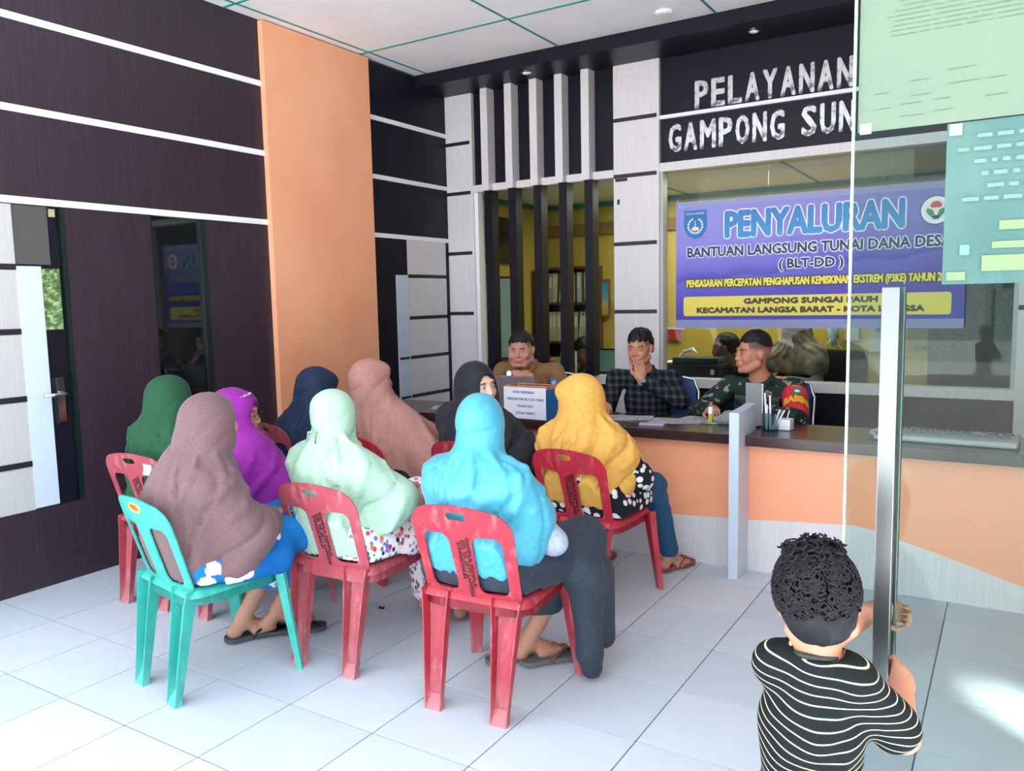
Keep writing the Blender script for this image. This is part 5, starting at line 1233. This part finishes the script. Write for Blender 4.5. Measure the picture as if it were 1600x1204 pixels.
# box with a note stuck on its front
t = T('book_box', 'blue cardboard box with a white note reading BUKU REKENING on the counter', 'box', (.515, 2.70, ZT), 3)
cb = mat('blue cardboard', '1d6fae', .6); og = mat('orange plastic rack', 'd98a5a', .5)
MB().box(-.158, .158, -.10, -.095, 0, .185).box(-.158, .158, .055, .06, 0, .185).box(-.158, -.153, -.10, .06, 0, .185).box(.153, .158, -.10, .06, 0, .185).box(-.158, .158, -.10, .06, 0, .005).build('carton', cb, t)
nt = box('note', M['paper'], (-.155, .152, -.1035, -.1015, .004, .196), t)
inkb = mat('blue grey marker ink', '6b7da6', .6)
for s_, x0, x1, z0, z1 in (('BUKU REKENING', -.085, .07, .158, .174), ('TERDAFTAR BLT-DD P3KE', -.135, .135, .115, .131), ('TAHUN 2024', -.06, .06, .073, .089), ('LETAK DISINI !', -.068, .075, .030, .046)):
    o = wall_text('lettering', s_, x0, x1, z0, z1, -.1036, inkb, nt, .001, .0006)
rk = MB()
for z in (.186, .200): rk.tube([(-.15, -.09, z), (.15, -.09, z), (.15, .05, z), (-.15, .05, z), (-.15, -.09, z)], .003, 6)
for x in (-.15, -.09, -.03, .03, .09, .15): rk.tube([(x, .05, .01), (x, .05, .200)], .0025, 6); rk.tube([(x, -.09, .186), (x, -.09, .200)], .0025, 6)
rk.build('rack', og, t)
t = T('blue_folder', 'bright blue paper folder propped beside the note box', 'folder', (.705, 2.74, ZT), 8); box('cover', mat('bright blue card', '1c86c8', .45), (-.002, .07, -.01, .0, .03, .15), t); box('sheet', M['paper'], (-.002, .072, 0, .004, .0, .155), t); box('back', M['paper'], (0, .07, .003, .02, 0, .03), t)
t = T('laptop', 'open grey laptop seen from behind in front of the man in khaki', 'laptop', (.27, 2.98, ZT), 176)
gl_ = mat('grey brown laptop shell', '8d8187', .35, .3)
MB().box(-.17, .17, -.12, .12, 0, .018, bev=.004).build('base', gl_, t)
lid = MB().box(-.17, .17, -.004, .004, 0, .225, bev=.003).build('lid', gl_, t, loc=(0, .118, .018)); lid.rotation_euler = (math.radians(-14), 0, 0)
box('screen', mat('dark screen', '15181c', .2), (-.16, .16, -.0055, -.004, .012, .215), lid); box('keyboard', mat('dark keys', '22242a', .5), (-.15, .15, -.03, .09, .018, .0195), t)
def paper(lbl, x, y, phi, w_=.21, h_=.297, n_=1, z=0., dx=.0):
    t = tag(empty('paper_sheet', (x, y, ZT+z), math.radians(phi)), lbl, 'paper')
    bm = bmesh.new(); g = [[bm.verts.new((-w_/2+w_*i/8, -h_/2+h_*k/8, .0015*n_+.004*max(0, (i/8-.6))*abs(k/8-.5)*3+.001*math.sin(i+k))) for k in range(9)] for i in range(9)]
    for i in range(8):
        for k in range(8): bm.faces.new((g[i][k], g[i+1][k], g[i+1][k+1], g[i][k+1]))
    bmesh.ops.solidify(bm, geom=list(bm.faces), thickness=.0012*n_); me = bpy.data.meshes.new('sheet'); bm.to_mesh(me); bm.free(); link('sheet', me, M['paper'], t)
    mb = MB(); rnd = random.Random(int(x*100)); 
    for r_ in range(12):
        l_ = rnd.uniform(.5, .95)*(w_-.05); yy = h_/2-.03-r_*.019; mb.box(-w_/2+.025, -w_/2+.025+l_, yy, yy+.003, .0015*n_+.0008, .0015*n_+.0014)
    mb.build('print', mat('grey print', '8a8f9c', .6) if 'grey print' not in bpy.data.materials else bpy.data.materials['grey print'], t)['kind'] = 'stuff'; return t
paper('stack of white papers on the counter left of the small phone', 1.06, 2.88, 75, n_=3)
paper('white printed sheet lying flat on the counter between phone and glue stick', 1.36, 2.90, 80); paper('white sheet with loose corner next to the glue stick', 1.49, 2.97, 105, z=.003)
paper('single white paper at the far left end of the counter', -.22, 2.86, 60, z=0)
t = T('mobile_phone', 'small violet white mobile phone on the counter edge', 'phone', (1.285, 2.715, ZT), 80); MB().box(-.036, .036, -.07, .07, 0, .009, bev=.003).build('case', mat('pale violet phone', 'b9a6cc', .3), t); box('screen', mat('phone screen', 'd8cfe2', .15), (-.032, .032, -.06, .06, .009, .0098), t)
t = T('glue_stick', 'white and yellow glue stick standing on the counter', 'glue stick', (1.555, 2.93, ZT)); MB().lathe([(.0145, 0), (.0145, .05), (.0135, .052)]).build('tube', mat('yellow green label', 'c2b73a', .5), t, smooth=False); MB().lathe([(.0148, .052), (.0148, .088), (.012, .091), (0, .091)]).build('cap', M['strip'], t)
t = T('grey_cloth_bag', 'small crumpled grey cloth pouch on the counter next to the white divider', 'pouch', (1.655, 2.93, ZT)); S = Solid(); S.el((0, 0, .022), (.085, .05, .034), .02); S.el((.03, 0, .045), (.05, .035, .03), .03); S.fn = lambda P, F: np.maximum(F+.006*vnoise(P, 45.)+.003*vnoise(P, 90., 2.), -P[..., 2]); me, _ = S.mesh('cloth', .004); link('cloth', me, cloth_mat('grey cloth', '7c878b', '8c979a'), t)
t = T('acrylic_stand', 'clear grey acrylic leaflet stand on the counter in front of the soldier', 'stand', (1.80, 2.95, ZT), 20); ac = mat('greyish acrylic', '9aa3a6', .12, spec=.8); ac.node_tree.nodes['Principled BSDF'].inputs['Alpha'].default_value = .75
MB().box(-.06, .05, 0, .004, .0, .235).build('plate', ac, t); MB().box(-.06, .05, -.03, .04, 0, .004).build('foot', ac, t); box('edge', M['strip'], (.048, .052, -.001, .005, 0, .235), t)
t = T('pen_holder', 'clear square pen holder with white pens on the counter', 'pen holder', (1.925, 2.80, ZT), 6)
hc = glass('clear plastic', 'cfe0e6', .05); mb = MB()
for x0, x1, y0, y1 in ((-.036, .036, -.036, -.033), (-.036, .036, .033, .036), (-.036, -.033, -.033, .033), (.033, .036, -.033, .033)): mb.box(x0, x1, y0, y1, 0, .095)
mb.box(-.036, .036, -.036, .036, 0, .004).build('cup', hc, t); mb = MB()
pwm = mat('pale blue white plastic', 'dfe8f4', .35)
for k, (x, y, dx, dy, L_) in enumerate(((-.02, 0, -.012, 0, .20), (-.005, .015, -.008, .01, .185), (.005, -.01, -.002, -.004, .15), (.012, 0, .04, 0, .115), (.018, .012, .05, .01, .11), (-.012, -.02, .0, .0, .14))):
    MB().tube([(x, y, .006), (x+dx, y+dy, L_)], [.006, .0045], 8).build('pen', pwm, t)
mb.bm.free()
t = T('white_cup', 'small white square cup with a straw beside the pen holder', 'cup', (1.99, 2.86, ZT), 4)
mb = MB(); 
for x0, x1, y0, y1 in ((-.034, .034, -.034, -.031), (-.034, .034, .031, .034), (-.034, -.031, -.031, .031), (.031, .034, -.031, .031)): mb.box(x0, x1, y0, y1, 0, .058)
mb.box(-.034, .034, -.034, .034, 0, .004).build('cup', M['strip'], t); MB().tube([(-.005, 0, .006), (.02, 0, .105)], .003, 8).build('straw', M['strip'], t)
# newspapers
t = T('rolled_newspaper', 'folded newspaper with upside down headline on the right of the counter', 'newspaper', (2.755, 2.87, ZT), 3)
pn = mat('newsprint', 'aab2b8', .7)
S = Solid(); S.bx((0, 0, .010), (.305, .155, .010), .009, .01); S.bx((.02, .0, .022), (.285, .145, .006), .005, .01); S.fn = lambda P, F: F+.002*vnoise(P, 12.)
me, _ = S.mesh('newspaper', .007); link('fold', me, pn, t)
MB().tube([(-.30, -.11, .012), (-.33, -.05, .02), (-.30, .0, .03), (-.25, .05, .028)], [.004, .012, .010, .004], 6).build('crumpled_corner', pn, t)
def flat_text(name, s_, cx, cy, w_, h_, m, z, p): # reads from the far side of the counter
    o = link(name, text_mesh(s_, w_, h_, h_*.05, .0006), m, p); o.rotation_euler = (0, 0, PI); o.location = (cx+w_/2, cy+h_/2, z); return o
flat_text('lettering', 'RP. 900000', .03, .075, .50, .055, mat('black news ink', '1c262d', .6), .0318, t); flat_text('lettering', 'PROGRAM PKTA', .05, .0, .44, .042, mat('blue news ink', '4f7c98', .6), .0318, t)
flat_text('lettering', 'LUNASI TUNGGAKAN CICILAN DENGAN MUDAH', .04, -.055, .48, .018, mat('grey news ink', '6c787e', .6), .0318, t)
box('blue_bar', bpy.data.materials['blue news ink'], (-.0, .0001, 0, .0001, .0295, .0296), t)
# tiny things on the floor
t = T('hair_clip', 'tiny black hair clip on a floor tile between the red chairs', 'hair clip', (.478, 1.275, 0)); MB().box(-.012, .012, -.004, .004, 0, .006).box(-.012, -.008, -.008, .008, 0, .009).box(.006, .012, -.006, .009, 0, .010).build('clip', M['black'], t)
# blue chair frames behind the counter
CHM = mat('chair chrome', 'c8d2dc', .15, 1.0); BLU = mat('blue vinyl', '1f4b86', .45)
def office_chair(x, y, phi, label):
    t = tag(empty('office_chair', (x, y, 0), math.radians(phi)), label, 'chair', 'blue chairs behind the counter')
    MB().box(-.21, .21, -.20, .20, .42, .47, bev=.02).build('seat', BLU, t); 
    def sdb(X, Y): return rbox2(X, Y, 0, .72, .20, .17, .07)
    patch2d('backrest', sdb, -.22, .22, .54, .90, .02, lambda a, b: (a, -.22-.10*(b-.5), b), .025, BLU, t)
    MB().tube([(-.215, -.20, .44), (-.215, -.225, .60), (-.215, -.25, .80), (-.18, -.265, .885), (-.10, -.27, .90), (.10, -.27, .90), (.18, -.265, .885), (.215, -.25, .80), (.215, -.225, .60), (.215, -.20, .44)], .011, 10).build('back_frame', CHM, t, smooth=True)
    for a, b in ((-1, -1), (1, -1), (-1, 1), (1, 1)): MB().tube([(a*.20, b*.18, .43), (a*.215, b*.22, 0)], .011, 8).build('leg', CHM, t)
office_chair(.06, 3.62, 166, 'blue vinyl chair under the man in khaki'); office_chair(.99, 3.60, 170, 'blue vinyl chrome-framed chair behind the man in the plaid shirt'); office_chair(1.70, 3.62, 186, 'blue vinyl chair under the soldier')

# ---------------------------------------------------------------- the office behind the glass
DS = mat('dark grey furniture', '22262d', .5); LG = mat('pale grey desk top', 'b8bcc0', .4); BRN = mat('brown shelf board', '5e3b33', .5)
t = T('television', 'large black television on the yellow side wall behind the left window', 'television', (X0, 5.12, 0)); box('casing', DS, (0, .05, -.33, .33, 1.83, 2.27), t); box('screen', mat('tv glass', '141c22', .1, spec=.8), (.05, .054, -.31, .31, 1.86, 2.25), t)
t = T('whiteboard', 'pale blue whiteboard on the side wall below the television', 'whiteboard', (X0, 5.12, 0)); box('board', mat('blue white enamel', '8fb0bf', .3), (0, .02, -.32, .36, .90, 1.68), t); box('frame', DS, (0, .025, -.34, .38, 1.68, 1.70), t); box('frame', DS, (0, .025, -.34, .38, .885, .90), t); box('notice', M['paper'], (.02, .022, -.29, -.24, 1.18, 1.26), t)
t = T('bookshelf', 'dark shelf unit full of pale ring binders in the back office', 'shelf', (-.93, 5.93, 0))
for x in (-.30, .30): box('side_panel', BRN, (x-.01, x+.01, -.15, .15, 0, 1.80), t)
for z in (.05, .55, 1.02, 1.42, 1.78): box('shelf_board', BRN, (-.30, .30, -.15, .15, z-.012, z+.012), t)
box('back_panel', DS, (-.30, .30, .14, .15, 0, 1.80), t)
bd_m = [mat('cream binder', 'cfc6ac', .6), mat('pale green binder', 'b9cbbb', .6), mat('grey binder', 'a9a9a4', .6)]
bdm = MB().box(-.022, .022, -.12, .10, 0, .30, bev=.003).mesh('cover'); spm = MB().box(-.015, .015, -.1215, -.12, .15, .26).mesh('spine_label'); spm.materials.append(M['paper'])
rnd = random.Random(2); cnt = 0
for zi, z in enumerate((.562, 1.032, 1.432)):
    x = -.27
    while x < .27:
        if rnd.random() < .12: x += .03; continue
        m_ = bd_m[(cnt+zi) % 3 if rnd.random() < .7 else 0]; tl = rnd.uniform(-.1, .1) if rnd.random() < .3 else 0
        lab = 'pale ring binder on the %s shelf of the dark unit in the back office' % ('lower', 'middle', 'upper')[zi]
        t = tag(empty('ring_binder', (-.93+x, 5.93, z)), lab, 'binder', 'ring binders on the office shelf'); t.rotation_euler = (0, tl, 0)
        me = bdm.copy(); me.materials.append(m_); link('cover', me, None, t); link('spine_label', spm, None, t); x += .05; cnt += 1
t = T('picture_frame', 'small framed blue and yellow picture on the yellow office wall', 'picture', (-.62, 6.08, 0)); box('frame', mat('brown wood frame', '8a6234', .5), (-.09, .09, -.02, .0, 1.27, 1.66), t)
pcm = mat('picture print', '3f9ac0', .5); n = N(pcm); tc = n.n('ShaderNodeTexCoord'); sp = n.n('ShaderNodeSeparateXYZ'); n.l(tc.outputs['Generated'], sp.inputs[0]); n.base(n.ramp(sp.outputs['Z'], [(0, 'c9a24a'), (.3, 'd8cf6a'), (.5, '6fb7c9'), (1, '2f86b8')])); box('print', pcm, (-.07, .07, -.023, -.02, 1.29, 1.64), t)
t = T('wall_fan', 'small pale wall fan beside the framed picture in the office', 'fan', (-.38, 6.02, 1.50)); MB().tube([(0.09*math.cos(a), -.05, .09*math.sin(a)) for a in [2*PI*k/20 for k in range(21)]], .004, 6, False).build('guard', M['cream_lam'], t); MB().tube([(0, .08, -.1), (0, .0, -.02), (0, -.05, 0)], .02, 8).build('arm', M['cream_lam'], t)
for k in range(3): a = 2*PI*k/3; MB().prism([(0, 0), (.08*math.cos(a), .08*math.sin(a)), (.08*math.cos(a+.7), .08*math.sin(a+.7))], -.06, -.055).build('blade', M['cream_lam'], t)
t = T('office_desk', 'long pale topped desk behind the large office window', 'desk', (1.3, 4.86, 0)); box('top', LG, (-1.5, 1.4, -.27, .27, .72, .75), t)
for x in (-1.48, 1.36): box('side', DS, (x, x+.03, -.25, .25, 0, .72), t)
box('modesty_panel', DS, (-1.45, 1.36, -.25, -.23, .2, .72), t)
t = T('printer', 'black and blue printer with paper sheets on the office desk', 'printer', (.80, 4.88, .75)); MB().box(-.26, .24, -.16, .16, 0, .17, bev=.02).build('casing', mat('black printer plastic', '14181f', .4), t); MB().box(-.16, .22, -.14, .10, .17, .22, bev=.015).build('scanner_lid', mat('dark blue plastic', '1d3a58', .35), t)
sheet('output_paper', M['paper'], -.28, -.06, .172, .176, -.1, t) if False else box('output_paper', M['paper'], (-.27, -.05, -.12, .1, .172, .178), t); box('indicator', M['strip'], (.17, .20, -.165, -.158, .09, .13), t)
MB().tube([(-.22, .12, .18), (-.16, .15, .25), (-.08, .13, .27), (-.02, .08, .24)], [.002, .02, .02, .002], 6).build('feed_paper', M['paper'], t)
t = T('red_desk_calendar', 'small red calendar on the yellow wall above the printer', 'calendar', (.17, 6.08, 1.09)); box('card', mat('red card', 'b5333a', .5), (-.09, .07, -.01, 0, -.05, .06), t); box('header', M['paper'], (-.09, .09, -.014, 0, .055, .075), t)
t = T('monitor', 'computer monitor with a pale teal screen on the office desk by the pillar', 'monitor', (-.02, 4.95, .75)); box('casing', DS, (-.13, .13, 0, .03, .05, .27), t); box('screen', mat('pale teal screen', '8fc9c4', .3), (-.12, .12, -.002, 0, .065, .255), t); box('stand', DS, (-.03, .03, .0, .05, 0, .06), t); box('foot', DS, (-.10, .10, -.06, .08, 0, .008), t)
t = T('office_side_desk', 'dark side desk behind the left office window', 'desk', (-.35, 4.86, 0)); box('top', DS, (-.5, .14, -.27, .27, .72, .75), t); box('side', DS, (-.5, -.47, -.25, .25, 0, .72), t); box('panel', DS, (-.47, .12, -.25, -.23, .1, .72), t)
t = T('stamp', 'orange handled rubber stamp on the office desk behind the mullions', 'stamp', (-.52, 4.78, .75)); MB().lathe([(.02, 0), (.02, .08), (.012, .09)]).build('body', DS, t); MB().lathe([(.018, .09), (.030, .10), (.030, .17), (.02, .18), (0, .18)]).build('handle', mat('orange plastic', 'd8552c', .45), t)
t = T('file_box', 'light grey magazine file on the office desk behind the mullions', 'file box', (-.40, 4.80, .75)); box('box', M['cream_lam'], (-.03, .04, -.02, .18, 0, .24), t); box('label_patch', M['paper'], (-.02, .03, -.022, -.02, .08, .14), t)
for k, (x, z, w_, h_, c_) in enumerate(((1.80, 1.20, .12, .30, 'c9cfcd'), (2.05, 1.12, .22, .34, 'b9c5c8'), (2.33, 1.15, .16, .30, '8a8a5a'))):
    t = T('wall_notice', ['tall pale notice on the yellow wall right of the woman in grey', 'grey blue notice with a small photo on the far office wall', 'olive framed notice on the far wall at the right'][k], 'notice', (x, 6.085, z)); box('sheet', mat('notice sheet', c_, .6), (-w_/2, w_/2, -.006, 0, -h_/2, h_/2), t); box('picture', mat('grey print block', '6d7c86', .6), (-w_/4, w_/4, -.008, -.006, .0, h_/5), t)
t = T('steel_cabinet', 'dark steel cabinet at the right end of the back office', 'cabinet', (3.05, 5.8, 0)); box('body', DS, (-.60, .60, -.25, .25, 0, 2.2), t); box('door', mat('dark door', '2c3138', .4), (-.59, -.005, -.262, -.25, .03, 2.17), t); box('door', bpy.data.materials['dark door'], (.005, .59, -.262, -.25, .03, 2.17), t)
t = T('wall_mop', 'pale blue feather duster hanging on the yellow office wall', 'duster', (1.66, 6.0, 1.02)); S = Solid(); S.el((0, 0, .12), (.05, .04, .14), .02); S.fn = lambda P, F: F+.012*np.sin(160*P[..., 0]+40*P[..., 2])*.5; me, _ = S.mesh('fibres', .007); link('fibres', me, mat('pale blue fibre', 'a9cdd6', .8), t); MB().tube([(.02, 0, .02), (.12, 0, -.1), (.16, 0, -.28)], .008, 6).build('handle', M['cream_lam'], t)
for k, (x, lb) in enumerate(((1.75, 'dark office chair back beside the woman in grey'),)):
    t = tag(empty('swivel_chair', (x, 5.35, 0), math.radians(200)), lb, 'chair'); MB().box(-.22, .22, -.22, .22, .43, .50, bev=.02).build('seat', DS, t); MB().box(-.20, .20, -.26, -.21, .55, 1.0, bev=.02).build('backrest', DS, t); MB().tube([(0, 0, .06), (0, 0, .43)], .03, 10).build('post', CHM, t)
    for q in range(5): a = 2*PI*q/5; MB().tube([(0, 0, .08), (.26*math.cos(a), .26*math.sin(a), .04)], .016, 6).build('foot_arm', DS, t)
# office people
f = Fig('person', 'man in a dark navy jacket facing left behind the office printer', (1.02, 5.45), 200, (.965, 5.12, 1.03), 262, 6, world_head=True, tone='8f6650', hs=1.0)
seated(f, sh_w=.19, sh_z=.83, sh_y=.18, pel_y=.05); body(f, .008, feet=False); hair_cap(f, HAIR_S, line=.055, nape=-.05, thick=.010, tuft=.003, h=.007); shirt(f, BLK, h=.01); trousers(f, BLK, .012)
f = Fig('person', 'woman in a grey patterned headscarf standing in the back office', (1.46, 5.42), 200, (1.46, 5.40, 1.20), 232, 8, world_head=True, tone='a87c66', hs=1.0)
seated(f, sh_w=.17, sh_z=.96, sh_y=.0, seat=.60, pel_y=-.02, lk=(-.1, .02, .42), rk=(.1, .02, .42), la=(-.1, 0, .09), ra=(.1, 0, .09)); body(f, .009)
GP = cloth_mat('grey brown patterned scarf', '5f5a52', '8a857a', .8, 14); hijab(f, GP, .80, .82, wd=.165, dp=.13, arm=.3, seed=3.); sleeves(f, cloth_mat('grey green sleeve', '54605c', '5e6a66'), 'lr', h=.01); skirt(f, NAVY, hem=.10, h=.012)
f = Fig('person', 'man in a pale blue shirt bent over a desk behind the window mullions', (-.36, 5.45), 180, (-.345, 5.08, .985), 215, 25, world_head=True, tone='86604e')
seated(f, sh_w=.18, sh_z=.80, sh_y=.22, pel_y=.05); body(f, .009, feet=False); hair_cap(f, HAIR_S, line=.05, nape=-.05, thick=.010, tuft=.003, h=.007); shirt(f, cloth_mat('pale blue shirt', '5d7688', '667f90'), h=.01); trousers(f, BLK, .012)
